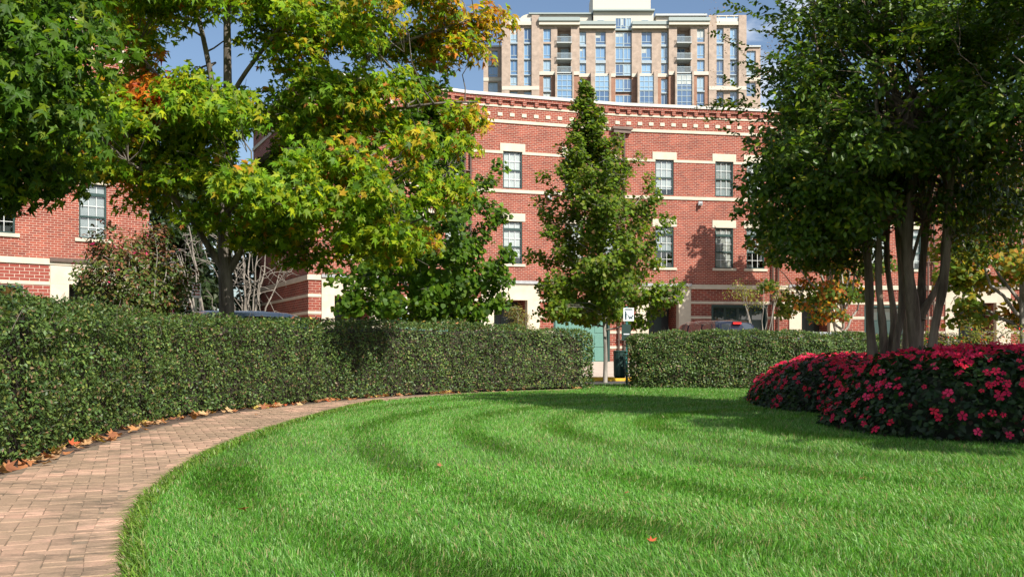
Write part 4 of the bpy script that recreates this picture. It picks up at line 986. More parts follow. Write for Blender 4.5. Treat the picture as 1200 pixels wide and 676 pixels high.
make_tree('maple_tree', 'shaded dark green maple with boughs hanging into the top left corner', 'tree', bN, trN, lbN, clN,
          dict(per=205, flat=.6, tmpl=MAPLES, size=.118, colf=pal_near, upn=.7, droop=.45, outc=np.array([-7.2, 10.8, 4.0])), 32, M_BARK, M_LEAF)

# young upright maples on the verge
def upright(name, label, base, H, Rmax, zb, seed, pal, n_cl=150, per=95, size=.115, lean=0.0, inner=.5, nl=44):
    rng = np.random.default_rng(seed); b = np.array(base); P = []; R = []
    while len(P) < n_cl * inner:
        z = zb + (H - zb) * rng.random() ** 1.35; k = (z - zb) / (H - zb)
        rad = Rmax * np.interp(k, [0, .08, .2, .45, .7, .88, 1], [.66, .96, 1, .64, .27, .10, .03]) * rng.uniform(.8, 1.12); f = rng.random() ** .55; a = rng.random() * 6.283
        P.append(b + np.array([math.cos(a)*rad*f + lean*k, math.sin(a)*rad*f, z - .12*f*rad])); R.append(.22 + .24 * (1 - k) + .08 * rng.random())
    trunk = [limb([b + (0, 0, -.1), b + (0.02, 0, 1.2), b + (.0+lean*.3, .03, H*.5), b + (lean, 0, H*.98)], .085, .012)]
    limbs = []
    for i in range(nl):
        k = (i + .5) / nl; z = zb*.72 + (H*.9 - zb*.72) * k ** 1.15; a = i * 2.4 + rng.normal(0, .3); kk = np.clip((z - zb) / (H - zb), 0, 1); L = Rmax * rng.uniform(.84, 1.04) * np.interp(kk, [0, .12, .35, .6, .85, 1], [.98, 1.08, .78, .38, .16, .07])
        rise = np.interp(kk, [0, .3, .6, 1], [.45, .85, 1.1, 1.8]) * rng.uniform(.8, 1.2)
        s_ = b + (lean*kk, 0, z); e_ = s_ + (math.cos(a)*L, math.sin(a)*L, L*rise)
        c_ = curve3(s_, e_, (math.cos(a)*.12*L, math.sin(a)*.12*L, -.16*L), 8, .02, rng); limbs.append((c_, np.linspace(.028*(1-.5*kk), .006, 8)))
        for t_ in np.arange(.38, 1.04, .16):
            P.append(curve3(s_, e_, (math.cos(a)*.12*L, math.sin(a)*.12*L, -.16*L), 101)[min(100, int(t_*100))] + rng.normal(0, .09, 3)); R.append(.17 + .13 * (1 - kk) + .08 * rng.random())
    return make_tree(name, label, 'tree', base, trunk, limbs, (np.array(P), np.array(R)), dict(per=per, flat=.8, tmpl=MAPLE_S, size=size, colf=pal, upn=.45, droop=.2, outc=b + (0, 0, H*.4)), seed, M_BARKG, M_LEAF, group='young maples on the verge')
def pal_t1(pos, rng): return pick(len(pos), [(4, (.080, .140, .014)), (3, (.12, .185, .014)), (1.8, (.17, .215, .018)), (.6, (.17, .12, .05)), (1, (.05, .09, .012))], rng)
upright('maple_tree', 'slim upright young maple standing alone in front of the terrace, left of the dog sign', (atX(709, 29), 29.0, 0.0), 9.3, 2.25, 2.2, 41, pal_t1, 190, 84, .112, lean=-.62, inner=.66)
upright('maple_tree', 'rounded green young maple half hidden behind the large yellowing maple', (atX(500, 27.8), 27.8, 0.0), 9.6, 2.75, 2.1, 42, pal_deep, 200, 64, .145, inner=.7)

# autumn maples on the right, in front of the terrace
def pal_or(pos, rng):
    n = len(pos); g = pick(n, [(4, (.075, .125, .020)), (2, (.12, .17, .022)), (1, (.05, .09, .02))], rng); y_ = pick(n, [(2, (.36, .20, .025)), (2, (.34, .12, .03)), (1, (.26, .07, .03))], rng)
    return np.where((rng.random(n) < .08 + .42 * (nz3(pos, .9, 5) > .12))[:, None], y_, g)
def pal_yg(pos, rng):
    n = len(pos); g = pick(n, [(3, (.10, .16, .020)), (3, (.17, .20, .024)), (1, (.07, .11, .02))], rng); y_ = pick(n, [(3, (.34, .25, .03)), (1, (.36, .16, .03))], rng)
    return np.where((rng.random(n) < .15 + .35 * (nz3(pos, 1.1, 6) > .1))[:, None], y_, g)
def spreading(label, base, cc, cr, n, seed, pal, per=100, size=.125, low=1.4, group=None):
    rng = np.random.default_rng(seed); b = np.array(base); cc = np.array(cc)
    cl = ell_clumps(n, cc, cr, rng, .4, (.4, .7), None, -.95)
    trunk = [limb([b + (0, 0, -.1), b + (0, 0, low*.7), b*.6 + cc*.4 - (0, 0, cc[2]*.4 - low*1.15), cc + (0, 0, cr[2]*.4)], .13, .03)]; limbs = []
    for i in range(9):
        a = i * 2.4; e_ = cc + np.array([math.cos(a)*cr[0]*.75, math.sin(a)*cr[1]*.75, (i/9 - .45)*cr[2]]); limbs.append((curve3(b + (0, 0, low + .12*i), e_, (0, 0, -.3), 8, .05, rng), np.linspace(.06, .012, 8)))
    return make_tree('maple_tree', label, 'tree', base, trunk, limbs, cl, dict(per=per, flat=.6, tmpl=MAPLE_S, size=size, colf=pal, upn=.5, droop=.3, outc=cc - (0, 0, 1.5)), seed, M_BARKG, M_LEAF, group)
spreading('maple turning orange behind the hedge, left of the crape myrtle trunks', (atX(988, 40.3), 40.3, .33), (13.2, 40.4, 6.6), (3.1, 2.4, 4.9), 125, 51, pal_or, 150, .16)
spreading('maple turning yellow low on the right behind the flower bed', (14.6, 26.8, 0.0), (14.4, 26.6, 4.4), (2.9, 2.4, 3.0), 80, 52, pal_yg, 150, .15)

# crape myrtles: several smooth stems, fine leaves, arching shoots with seed heads
def pal_myr(pos, rng): return pick(len(pos), [(4, (.062, .120, .010)), (3, (.095, .165, .011)), (2, (.036, .078, .009)), (1.1, (.17, .21, .014))], rng)
def shoots(cc, cr, n, seed, size, zmin=-.3, outer=None):
    rng = np.random.default_rng(seed); P = []; Nn = []; T = []; Cc = []; Pt = []
    for _ in range(n):
        d = rng.normal(size=3); d /= np.linalg.norm(d)
        if d[2] < zmin: d[2] = abs(d[2])
        p0 = np.array(cc) + d * np.array(cr) * rng.uniform(.85, 1.0); L = rng.uniform(.45, .95); dr = d + np.array([0, 0, .55]) + rng.normal(0, .25, 3); dr /= np.linalg.norm(dr)
        p1 = p0 + dr * L - np.array([0, 0, .28 * L]); q = curve3(p0, p1, (0, 0, .16 * L), 15); side = np.cross(dr, [0, 0, 1.]); side /= np.linalg.norm(side) + 1e-9
        for i in range(2, 15):
            for sg in (1, -1): P.append(q[i]); T.append(side * sg * 1.6 + dr * .9 + np.array([0, 0, -.5])); Nn.append(np.array([0, 0, 1.]) + rng.normal(0, .35, 3))
        if rng.random() < .4: Pt.append(p1)
    P = np.array(P); V, F, C = scatter(OVAL[0], OVAL[1], P, size * rng.uniform(.7, 1.1, len(P)), np.array(Nn), pal_myr(P, rng), np.array(T) * 3, rng)
    if Pt:
        Pt = np.array(Pt); idx = np.repeat(np.arange(len(Pt)), 45); pp = Pt[idx] + rng.normal(0, 1, (len(idx), 3)) * np.array([.08, .08, .11]); V2, F2, C2 = scatter(OVAL[0], OVAL[1], pp, .022 * rng.uniform(.6, 1.4, len(pp)), rng.normal(size=pp.shape), pick(len(pp), [(2, (.30, .20, .11)), (1, (.20, .12, .06))], rng), None, rng)
        F = np.vstack([F, F2 + len(V)]); V = np.vstack([V, V2]); C = np.vstack([C, C2])
    return V, F, C
def myrtle(label, base, stems, cc, cr, n, per, size, seed, nsh, keep=None, more=None):
    rng = np.random.default_rng(seed); limbs = []
    for (pts, r0, r1) in stems:
        q, rr = limb(pts, r0 * 1.08, r1 * 1.1); w_ = np.linspace(0, 1, len(q)); ph = rng.random() * 6.28
        q = q + np.stack([.035*np.sin(w_*9 + ph), .03*np.cos(w_*7 + ph*2), 0*w_], 1) * np.sin(w_ * math.pi)[:, None]; rr = rr * (1 + .10*np.sin(w_*23 + ph) + .06*np.sin(w_*51 + ph)); limbs.append((q, rr))
        j = int(len(q) * rng.uniform(.45, .7)); d_ = np.array([rng.normal(0, .3), rng.normal(0, .3), 1.1]); limbs.append((curve3(q[j], q[j] + d_, (rng.normal(0, .08), 0, .1), 8), np.linspace(rr[j]*.62, .02, 8)))
    ends = [l[0][-1] for l in limbs]; up = []
    for i, e_ in enumerate(ends):
        for k in range(5):
            a = rng.random() * 6.28; q = np.array(cc) + np.array([math.cos(a)*cr[0]*.7, math.sin(a)*cr[1]*.7, rng.uniform(-.3, .85)*cr[2]]); up.append((curve3(e_, q, (0, 0, .2), 8, .03, rng), np.linspace(r_end(limbs[i]), .008, 8)))
    cl = ell_clumps(n, cc, cr, rng, .3, (.3, .52), keep)
    if more is not None: cl = (np.vstack([cl[0], np.array(more)]), np.concatenate([cl[1], rng.uniform(.32, .5, len(more))]))
    return make_tree('crape_myrtle', label, 'tree', base, limbs, up, cl, dict(per=per, flat=.75, tmpl=OVAL, size=size, colf=pal_myr, upn=.5, droop=.3, outc=np.array(cc) - (0, 0, .8)), seed, M_MYRT, M_LEAFD, 'crape myrtles in the flower bed', extra=shoots(cc, cr, nsh, seed + 1, size))
def r_end(l): return float(l[1][-1])
YA = 13.4
def stem(pxs, Y0, dY, r0, r1): return ([(atX(pxs[0][0], Y0), Y0, -.05)] + [(atX(px, Y0 + dY*i/len(pxs)), Y0 + dY*i/len(pxs), atZ(py, Y0 + dY*i/len(pxs))) for i, (px, py) in enumerate(pxs)], r0, r1)
stemsA = [stem([(1026, 412), (1020, 370), (1014, 310), (1008, 260), (990, 215)], 13.7, .4, .072, .04), stem([(1034, 412), (1034, 370), (1031, 320), (1030, 270), (1022, 200)], 13.2, -.3, .060, .03),
          stem([(1041, 412), (1046, 375), (1043, 330), (1041, 280), (1046, 200)], 13.9, .3, .055, .03), stem([(1051, 412), (1055, 370), (1052, 320), (1053, 270), (1052, 190)], 13.3, .2, .055, .03),
          stem([(1059, 412), (1061, 370), (1060, 320), (1066, 260), (1075, 190)], 14.0, .4, .045, .025), stem([(1071, 412), (1070, 370), (1066, 320), (1064, 270), (1068, 220), (1068, 150)], 13.1, -.2, .098, .05),
          stem([(1076, 412), (1077, 365), (1079, 330), (1086, 290), (1090, 230), (1095, 170)], 13.3, .2, .070, .035), stem([(1080, 375), (1086, 358), (1097, 335), (1104, 315), (1110, 280), (1112, 220)], 13.2, 0, .055, .03),
          stem([(1094, 412), (1096, 375), (1102, 330), (1109, 285), (1116, 230), (1120, 160)], 12.9, -.4, .068, .035)]
stemsA[7] = (stemsA[7][0][1:], .055, .03)
def keepA(p):
    px, py = proj(p); return py < np.interp(px, [850, 900, 960, 1000, 1060, 1110, 1200], [250, 275, 285, 275, 235, 248, 300]) and px > np.interp(py, [-80, 0, 60, 150, 260], [930, 905, 890, 885, 890])
myrtle('crape myrtle with a cluster of pale bare stems rising from the flower bed', (5.65, 13.4, 0.0), stemsA, (5.35, 13.3, 4.7), (2.1, 2.1, 2.9), 160, 290, .098, 61, 190, keepA, [at(905, 225, 13), at(930, 255, 13.2), at(960, 262, 13), at(985, 240, 12.6), at(915, 190, 12.6), at(950, 215, 12.4), at(1000, 268, 13.6), at(890, 205, 13.4), at(975, 205, 12.2), at(940, 170, 12), at(1150, 250, 13), at(1180, 270, 13.5), at(1130, 225, 12.6), at(1170, 215, 12.4), at(1195, 240, 13), at(1010, 285, 14.2), at(985, 285, 14.4), at(950, 292, 14.3), at(1140, 290, 14.2), at(1045, 240, 14.6), at(1085, 235, 14.6), at(900, 262, 13.6), at(925, 290, 13.8), at(960, 300, 14), at(990, 305, 14.4), at(885, 240, 13.2), at(940, 275, 12.8), at(975, 275, 12.8), at(1005, 255, 12.4), at(1025, 235, 12.2)])
def simple_stems(b, n, seed, top=2.6):
    rng = np.random.default_rng(seed); o = []
    for i in range(n):
        a = i * 2.4; r = .12 + .1 * rng.random(); q = np.array(b); o.append(([q + (math.cos(a)*r, math.sin(a)*r, -.05), q + (math.cos(a)*r*1.6, math.sin(a)*r*1.6, 1.2), q + (math.cos(a)*r*3.5, math.sin(a)*r*3.5, top)], .06, .03))
    return o
myrtle('crape myrtle crown overhanging the top right corner', (7.5, 10.8, 0.0), simple_stems((7.5, 10.8, 0), 6, 5), (7.1, 10.5, 4.6), (2.4, 2.1, 2.5), 105, 260, .10, 63, 120, lambda p: proj(p)[1] < 270)
myrtle('crape myrtle beyond the right edge shading the flower bed', (8.7, 6.4, 0.0), simple_stems((8.7, 6.4, 0), 6, 6), (8.3, 6.5, 4.7), (2.5, 2.0, 2.2), 80, 170, .13, 65, 50)

# ---------------------------------------------------------------- shrubs and background evergreens
def shrub(name, label, base, cc, cr, n, per, size, tmpl, pal, seed, rad=(.22, .4), mat=None, stems=7, group=None, cat='shrub'):
    rng = np.random.default_rng(seed); cc = np.array(cc); b = np.array(base); cl = ell_clumps(n, cc, cr, rng, .35, rad); limbs = []
    for i in range(stems):
        a = i * 2.4; e_ = cc + np.array([math.cos(a)*cr[0]*.6, math.sin(a)*cr[1]*.6, cr[2]*(.2 + .4*rng.random())]); limbs.append((curve3(b + (math.cos(a)*.08, math.sin(a)*.08, -.03), e_, (0, 0, .1), 8, .03, rng), np.linspace(.03, .008, 8)))
    t = make_tree(name, label, cat, base, [], limbs, cl, dict(per=per, flat=.8, tmpl=tmpl, size=size, colf=pal, upn=.4, droop=.1, outc=cc - (0, 0, .5)), seed, M_BARKG, mat or M_LEAFD, group)
    for c_ in t.children:
        if c_.name.startswith('crown'): c_.name = 'foliage'
        elif c_.name.startswith('trunk'): c_.name = 'stems'
    return t
def pal_s1(pos, rng):
    n = len(pos); top = sm(2.3, 3.3, pos[:, 2]); g = pick(n, [(3, (.06, .10, .022)), (2, (.09, .12, .025)), (1, (.14, .13, .03))], rng); r = pick(n, [(3, (.17, .085, .05)), (1, (.26, .11, .06)), (.25, (.5, .03, .12))], rng)
    return np.where((rng.random(n) < .12 + .55 * top)[:, None], r, g)
shrub('crape_myrtle_shrub', 'bushy crape myrtle with reddish brown seed heads behind the left hedge', (-7.0, 17.6, 0), (-7.05, 17.6, 2.15), (1.0, .85, 1.15), 80, 130, .085, OVAL, pal_s1, 71)
def pal_jun(pos, rng): return pick(len(pos), [(3, (.13, .14, .03)), (2, (.19, .16, .035)), (2, (.08, .11, .025)), (1, (.22, .14, .05))], rng)
shrub('evergreen_shrub', 'yellow-green shrub at the entrance left of the sunlit green garage door', (atX(606, 38), 38, .2), (atX(606, 38), 38, 1.5), (.75, .7, 1.25), 40, 80, .09, OVAL, pal_jun, 72)
def pal_rose(pos, rng):
    n = len(pos); g = pick(n, [(3, (.12, .16, .03)), (2, (.20, .20, .04)), (2, (.07, .11, .02)), (1, (.2, .12, .05))], rng); return np.where((rng.random(n) < .04)[:, None], np.array([[.6, .06, .03]]), g)
for i, (bx_, by_, sx_) in enumerate(((7.6, 16.2, .8), (8.9, 16.8, .8), (10.2, 16.0, .9))):
    shrub('flowering_shrub', ['loose yellow-green shrub right behind the crape myrtle stems', 'loose yellow-green shrub with small red flowers behind the flower bed', 'loose yellow-green shrub at the right edge behind the flower bed'][i], (bx_, by_, 0), (bx_, by_, .82), (sx_, .6, .62), 30, 70, .06, OVAL, pal_rose, 73 + i, (.16, .3), M_LEAF, 6, 'shrubs behind the flower bed')
def pal_feather(pos, rng): return pick(len(pos), [(3, (.16, .19, .04)), (2, (.24, .22, .05)), (1, (.10, .13, .03))], rng)
b_ = np.array([atX(893, 39.5), 39.5, .3]); cc_ = b_ + (-.1, 0, 3.15)
shrub('feathery_tree', 'thin feathery yellow-green sapling in front of the shaded green garage door', tuple(b_), cc_, (1.35, .6, .55), 16, 42, .10, DIAM, pal_feather, 77, (.25, .5), M_LEAF, 6, cat='tree')
def pal_dark(pos, rng): return pick(len(pos), [(3, (.022, .042, .016)), (2, (.035, .06, .02)), (1, (.05, .075, .025))], rng)
for i, (px, Y, H, R) in enumerate(((172, 44, 8.5, 1.6), (203, 43, 8.2, 1.5), (236, 45, 9.0, 1.7), (270, 48, 9.6, 2.0), (140, 49, 12.0, 2.4))):
    g_ = float(ground_z(atX(px, Y), Y)); rng = np.random.default_rng(80 + i); b = np.array([atX(px, Y), Y, g_]); P = []; Rr = []
    while len(P) < 46:
        k = rng.random() ** 1.2; rad = R * np.interp(k, [0, .15, .6, 1], [.75, 1, .75, .06]); a = rng.random() * 6.28; P.append(b + np.array([math.cos(a)*rad*.8, math.sin(a)*rad*.8, .4 + k*H])); Rr.append(rng.uniform(.4, .65))
    tr = [limb([b + (0, 0, -.1), b + (0, 0, H*.5), b + (0, 0, H*.97)], .13, .02)]
    make_tree('evergreen_tree', ['dark evergreen tree in the gap beside the left townhouse, leftmost of the row', 'dark evergreen tree directly behind the parking sign', 'dark evergreen tree behind the pale bare stems', 'dark evergreen tree farthest right in the gap, by the shaded end wall', 'tallest dark evergreen tree rising behind the left townhouse'][i], 'tree', tuple(b), tr, tr, (np.array(P), np.array(Rr)),
              dict(per=110, flat=1.0, tmpl=DIAM, size=.34, colf=pal_dark, upn=.3, droop=.2), 90 + i, M_BARK, M_LEAFD, 'evergreens in the gap between the houses')

M_PALE = barkmat('pale_bark', (.14, .12, .10), (.30, .265, .225), 6)
# leafless vase-shaped shrubs with pale stems behind the maple trunk
def bare_shrub(label, base, fans, seed, H):
    rng = np.random.default_rng(seed); b = np.array(base); t = empty('bare_shrub', base, 0, label, 'shrub', 'leafless pale shrubs behind the maple')
    big = []; fine = []
    for i in range(fans - 3):
        a = rng.uniform(0, 6.28); sp = rng.uniform(.25, 1.0); e_ = b + np.array([math.cos(a)*sp*1.3, math.sin(a)*sp*.8, H*rng.uniform(.7, 1)]); p = curve3(b + (math.cos(a)*.12, math.sin(a)*.12, -.03), e_, (-math.cos(a)*.22, 0, .12), 10, .03, rng); big.append((p, np.linspace(rng.uniform(.035, .065), .014, 10)))
        for k in range(6):
            j = rng.integers(4, 10); d = rng.normal(0, .5, 3) + np.array([math.cos(a)*.5, 0, .35]); q = p[j] + d * rng.uniform(.5, 1.1); c_ = curve3(p[j], q, (0, 0, .1), 6, .03, rng); fine.append((c_, np.linspace(.013, .006, 6)))
            for _ in range(2): fine.append((curve3(c_[3], c_[3] + rng.normal(0, .28, 3) + (0, 0, .1), (0, 0, .05), 4), [.009, .008, .007, .005]))
    for nm, tb_ in (('stems', big), ('twigs', fine)):
        V, F = tubes_mesh(tb_, 6); link(nm, mesh_np(nm, V - b, F, smooth=True), M_PALE, t)
bare_shrub('leafless shrub with pale fanning stems right of the maple trunk', (atX(292, 27), 27.0, 0), 12, 101, 4.4)
bare_shrub('leafless shrub with pale upright stems left of the maple trunk', (atX(248, 26.5), 26.5, 0), 9, 102, 5.0)

# ---------------------------------------------------------------- flower bed
rng = np.random.default_rng(111); BL = np.vstack([BED, BED[:1]])
gp = []
for i in range(24):
    for j in range(30): gp.append((3.6 + i*.40 + (.2 if j % 2 else 0) + rng.normal(0, .06), 9.1 + j*.40 + rng.normal(0, .06), rng.uniform(-.10, .10)))
gp = np.array(gp); gp = gp[in_poly(gp[:, 0], gp[:, 1], BED)]
def bed_h(x, y):
    d = dist_line(x, y, BL); p = np.stack([x, y, 0*x], 1); best = np.zeros(len(x))
    for c0 in range(0, len(x), 20000):
        xs_, ys_ = x[c0:c0+20000], y[c0:c0+20000]; q = (xs_[:, None] - gp[None, :, 0])**2 + (ys_[:, None] - gp[None, :, 1])**2
        best[c0:c0+20000] = (np.sqrt(np.clip(1 - q / .36**2, 0, 1)) * (1 + gp[None, :, 2] * 2.5)).max(1)
    env = (.74 + .07 * nz3(p, 1.3, 3)) * (1 - np.exp(-d / .30)) + .03 - .12 * sm(13.5, 17, y)
    return np.maximum(.05, env + .21 * best * (.5 + .5 * (1 - np.exp(-d / .25))))
N_ = 150000; x = rng.uniform(3.8, 11.6, N_); y = rng.uniform(9.3, 20.6, N_)
ins = in_poly(x, y, BED); x, y = x[ins], y[ins]; d = dist_line(x, y, BL)
w = np.clip(np.exp(-d / .5) * 1.0 + .25, 0, 1) * np.clip(1.4 - (np.hypot(x, y) - 9) / 14, .35, 1) * np.where(x > .6 * y + .8, .12, 1.0) * np.where((d > 1.6) & (y > 12.5), .25, 1.0)
kp = rng.random(len(x)) < w * .95; x, y, d = x[kp], y[kp], d[kp]; h = bed_h(x, y)
e1 = .04; gxn = (bed_h(x + e1, y) - h) / e1; gyn = (bed_h(x, y + e1) - h) / e1
nrm = np.stack([-gxn, -gyn, np.ones_like(x)], 1); nrm /= np.linalg.norm(nrm, axis=1, keepdims=True)
z = h - np.abs(rng.normal(0, .10, len(x))); low = rng.random(len(x)) < .38 * np.exp(-d / .25); z = np.where(low, rng.random(len(x)) * h, z)
pos = np.stack([x, y, np.maximum(z, .03)], 1)
out = np.where(d < .3, .10, 0.0)[:, None] * nrm * np.array([1, 1, 0]); pos = pos + out
bed = empty('flower_bed', (5.5, 13.0, 0), 0, 'wide mound of crimson flowering bedding plants around the crape myrtle stems', 'flower bed'); bb = np.array([5.5, 13.0, 0])
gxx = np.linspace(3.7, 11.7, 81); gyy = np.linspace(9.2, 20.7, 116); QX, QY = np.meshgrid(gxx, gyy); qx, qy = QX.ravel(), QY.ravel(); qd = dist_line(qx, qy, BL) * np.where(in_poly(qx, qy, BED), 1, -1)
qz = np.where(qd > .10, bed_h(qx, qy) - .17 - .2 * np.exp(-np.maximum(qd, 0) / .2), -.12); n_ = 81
link('stems', mesh_np('stems', np.stack([qx, qy, qz], 1) - bb, np.array([(j*n_+i, j*n_+i+1, (j+1)*n_+i+1, (j+1)*n_+i) for j in range(115) for i in range(80)])), plain('bed_dark_mound', (.016, .022, .010), .95, var=.5, scale=9), bed)  # dark inner mound added beneath the leaves, closing the gaps between them
V, F, C = scatter(OVAL[0] * np.array([1.35, 1, 1]), OVAL[1], pos, .085 * rng.uniform(.6, 1.25, len(pos)), nrm * .7 + rng.normal(0, .5, pos.shape) + (0, 0, .4), pick(len(pos), [(4, (.016, .038, .012)), (2, (.026, .056, .015)), (1, (.045, .08, .022)), (.4, (.05, .025, .018))], rng), nrm * .5 + np.array([0, 0, -.6]), rng)
o = link('foliage', mesh_np('foliage', V - bb, F, C), M_LEAFD, bed); o['kind'] = 'stuff'
# blooms: flat five-petalled
def bloom_mesh(seed):
    r = np.random.default_rng(seed); v = []; f = []; c = []
    base = np.array([.66, .013, .070]) * r.uniform(.75, 1.25) * np.array([1, r.uniform(.6, 2.0), r.uniform(.7, 1.3)])
    for k in range(5):
        a = k * 1.2566 + r.normal(0, .08); l = r.uniform(.85, 1.1); cu = r.uniform(-.12, .10); i = len(v)
        for (rr, da, zz) in ((.08, 0, .0), (.62, -.52, .10), (1.0*l, -.30, cu), (1.02*l, .28, cu), (.64, .52, .10)): v.append((rr*math.cos(a+da), rr*math.sin(a+da), zz)); c.append(base * r.uniform(.9, 1.1))
        f += [(i, i+1, i+2), (i, i+2, i+3), (i, i+3, i+4)]
    return np.array(v), np.array(f), np.array(c)
BLM = []
for q in range(6):
    v_, f_, c_ = bloom_mesh(200 + q); c_ = np.clip(c_ + (np.array([.05, .03, .04]) if q == 5 else 0), 0, .85); me = mesh_np('bloom', v_, f_, c_); me.materials.append(M_PETAL); BLM.append((me, v_, f_, c_))
xb = rng.uniform(3.8, 11.4, 30000); yb = rng.uniform(9.3, 20.6, 30000); ins = in_poly(xb, yb, BED); xb, yb = xb[ins], yb[ins]; db = dist_line(xb, yb, BL); pb = np.stack([xb, yb, 0*xb], 1)
kp = (rng.random(len(xb)) < np.where(db < .35, .62, .60) * (.25 + .85 * (nz3(pb, 3.3, 9) > -.1))) & ~((xb > .62 * yb + .8)); xb, yb = xb[kp], yb[kp]
# keep blooms apart
keep = []; cell = {}
for i in range(len(xb)):
    kx, ky = int(xb[i] / .066), int(yb[i] / .066)
    if (kx, ky) in cell: continue
    cell[(kx, ky)] = 1; keep.append(i)
xb, yb = xb[keep], yb[keep]; hb_ = bed_h(xb, yb); gxb = (bed_h(xb + e1, yb) - hb_) / e1; gyb = (bed_h(xb, yb + e1) - hb_) / e1
nb = np.stack([-gxb, -gyb, np.ones_like(xb)], 1); nb /= np.linalg.norm(nb, axis=1, keepdims=True); db = dist_line(xb, yb, BL)
zb = hb_ + .015 + rng.normal(0, .02, len(xb)); zb = np.where(db < .12, hb_ * rng.uniform(.75, 1, len(xb)), zb)
posb = np.stack([xb, yb, zb], 1) + nb * np.array([1, 1, 0]) * np.where(db < .3, .12, .03)[:, None]
nb = nb + rng.normal(0, .28, nb.shape) + np.array([-.12, -.35, .15]); order = np.argsort(np.hypot(posb[:, 0], posb[:, 1]) + np.where(np.abs(posb[:, 0] / posb[:, 1]) > .545, 50, 0))
for i in order[:300]:
    me = BLM[rng.integers(6)][0]; o = bpy.data.objects.new('bloom', me); COL.objects.link(o); o.parent = bed; o.location = tuple(posb[i] - bb)
    q = Vector(nb[i]).to_track_quat('Z', 'Y') @ Matrix.Rotation(rng.random() * 6.28, 3, 'Z').to_quaternion(); o.rotation_mode = 'QUATERNION'; o.rotation_quaternion = q; s_ = .044 * rng.uniform(.7, 1.3); o.scale = (s_, s_, s_)
ri = order[300:]; VV = []; FF = []; CC = []; off = 0
for q in range(6):
    sel = ri[q::6]
    if len(sel) == 0: continue
    v_, f_, c_ = BLM[q][1:]; V, F, C = scatter(v_, f_, posb[sel], .044 * rng.uniform(.75, 1.25, len(sel)), nb[sel], np.zeros((len(sel), 3)), None, rng); C = np.tile(c_, (len(sel), 1)); VV.append(V); FF.append(F + off); CC.append(C); off += len(V)
o = link('distant_blooms', mesh_np('distant_blooms', np.vstack(VV), np.vstack(FF), np.vstack(CC)), M_PETAL, bed); o.location = tuple(-bb); o['kind'] = 'stuff'

# ---------------------------------------------------------------- grass, leaning this way and that in mown bands
rng = np.random.default_rng(131)
def blades(n, ylo, yhi, poly, dens, wid, hgt, tri3, excl=True):
    # sample in view-shaped strips so that the near lawn gets more blades
    x = rng.uniform(-3.2, 14, n); y = rng.uniform(ylo, yhi, n)
    area = 17.2 * (yhi - ylo); ok = rng.random(n) * n / area < dens(x, y); x, y = x[ok], y[ok]
    ok = in_poly(x, y, poly)
    if excl: ok &= ~(in_poly(x, y, BED) & (dist_line(x, y, BL) > .15))
    x, y = x[ok], y[ok]; k = len(x)
    r = np.hypot(x - 5.2, .80 * (y - 11.6)); ph = np.sin(r * math.pi / .62 + .6 + .35*np.sin(y*.9) + .5*np.sin(x*.8 + y*.3)) * (.75 + .35*np.sin(x*1.7 - y*1.1)); band = np.tanh((ph + .38) * 2.0)
    # mowing direction is along the rings; blades of a band lean along it, one way or the other
    tx_ = -(.80 ** 2) * (y - 11.6); ty_ = (x - 5.2); l = np.hypot(tx_, ty_) + 1e-9; tx_, ty_ = tx_ / l, ty_ / l
    sgn = np.where(ty_ >= 0, 1, -1)            # along the ring, away from the near end of the lawn
    lx, ly = tx_ * sgn * band, ty_ * sgn * band
    lean = .74; dx = lx * lean + rng.normal(0, .40, k); dy = ly * lean + rng.normal(0, .40, k)
    p2 = np.stack([x, y, 0*x], 1); hh = hgt * rng.uniform(.5, 1.35, k) * (1 + .22 * nz3(p2, 1.1, 5) + .12 * nz3(p2, 6.1, 6))
    ww = wid(x, y) * rng.uniform(.7, 1.3, k)
    fa = rng.random(k) * 6.283; sxx, syy = np.cos(fa), np.sin(fa)
    base = np.stack([x, y, np.zeros(k)], 1); side = np.stack([sxx, syy, 0*x], 1) * ww[:, None] * .5; ln = np.stack([dx, dy, 0*x], 1)
    up = np.array([0, 0, 1.0])
    m1 = base + (ln * .38 + up * .58) * hh[:, None]; tip = base + (ln * 1.0 + up * np.clip(1 - .35 * np.hypot(dx, dy), .35, 1)[:, None]) * hh[:, None]
    dead = rng.random(k) < .06 + .05 * (nz3(p2, 1.7, 12) > .35)
    col = pick(k, [(4, (.078, .232, .020)), (3, (.112, .280, .032)), (2, (.050, .170, .016)), (1.7, (.22, .35, .11))], rng, .2) * (1 + .12 * nz3(p2, .7, 8)[:, None] + .08 * nz3(p2, 2.9, 9)[:, None]); col = np.where(dead[:, None], np.array([[.30, .27, .12]]), col)
    if tri3:
        V = np.stack([base - side, base + side, m1 + side*.85, m1 - side*.85, tip], 1).reshape(-1, 3); f = np.array([(0, 1, 2), (0, 2, 3), (3, 2, 4)]); m = 5
    else:
        V = np.stack([base - side, base + side, tip], 1).reshape(-1, 3); f = np.array([(0, 1, 2)]); m = 3
    F = (f[None] + (np.arange(k) * m)[:, None, None]).reshape(-1, 3); return V, F, np.repeat(np.clip(col, .004, .9), m, 0)
def vis(x, y, mg=.6): return (np.abs(x) < .556 * y + mg)
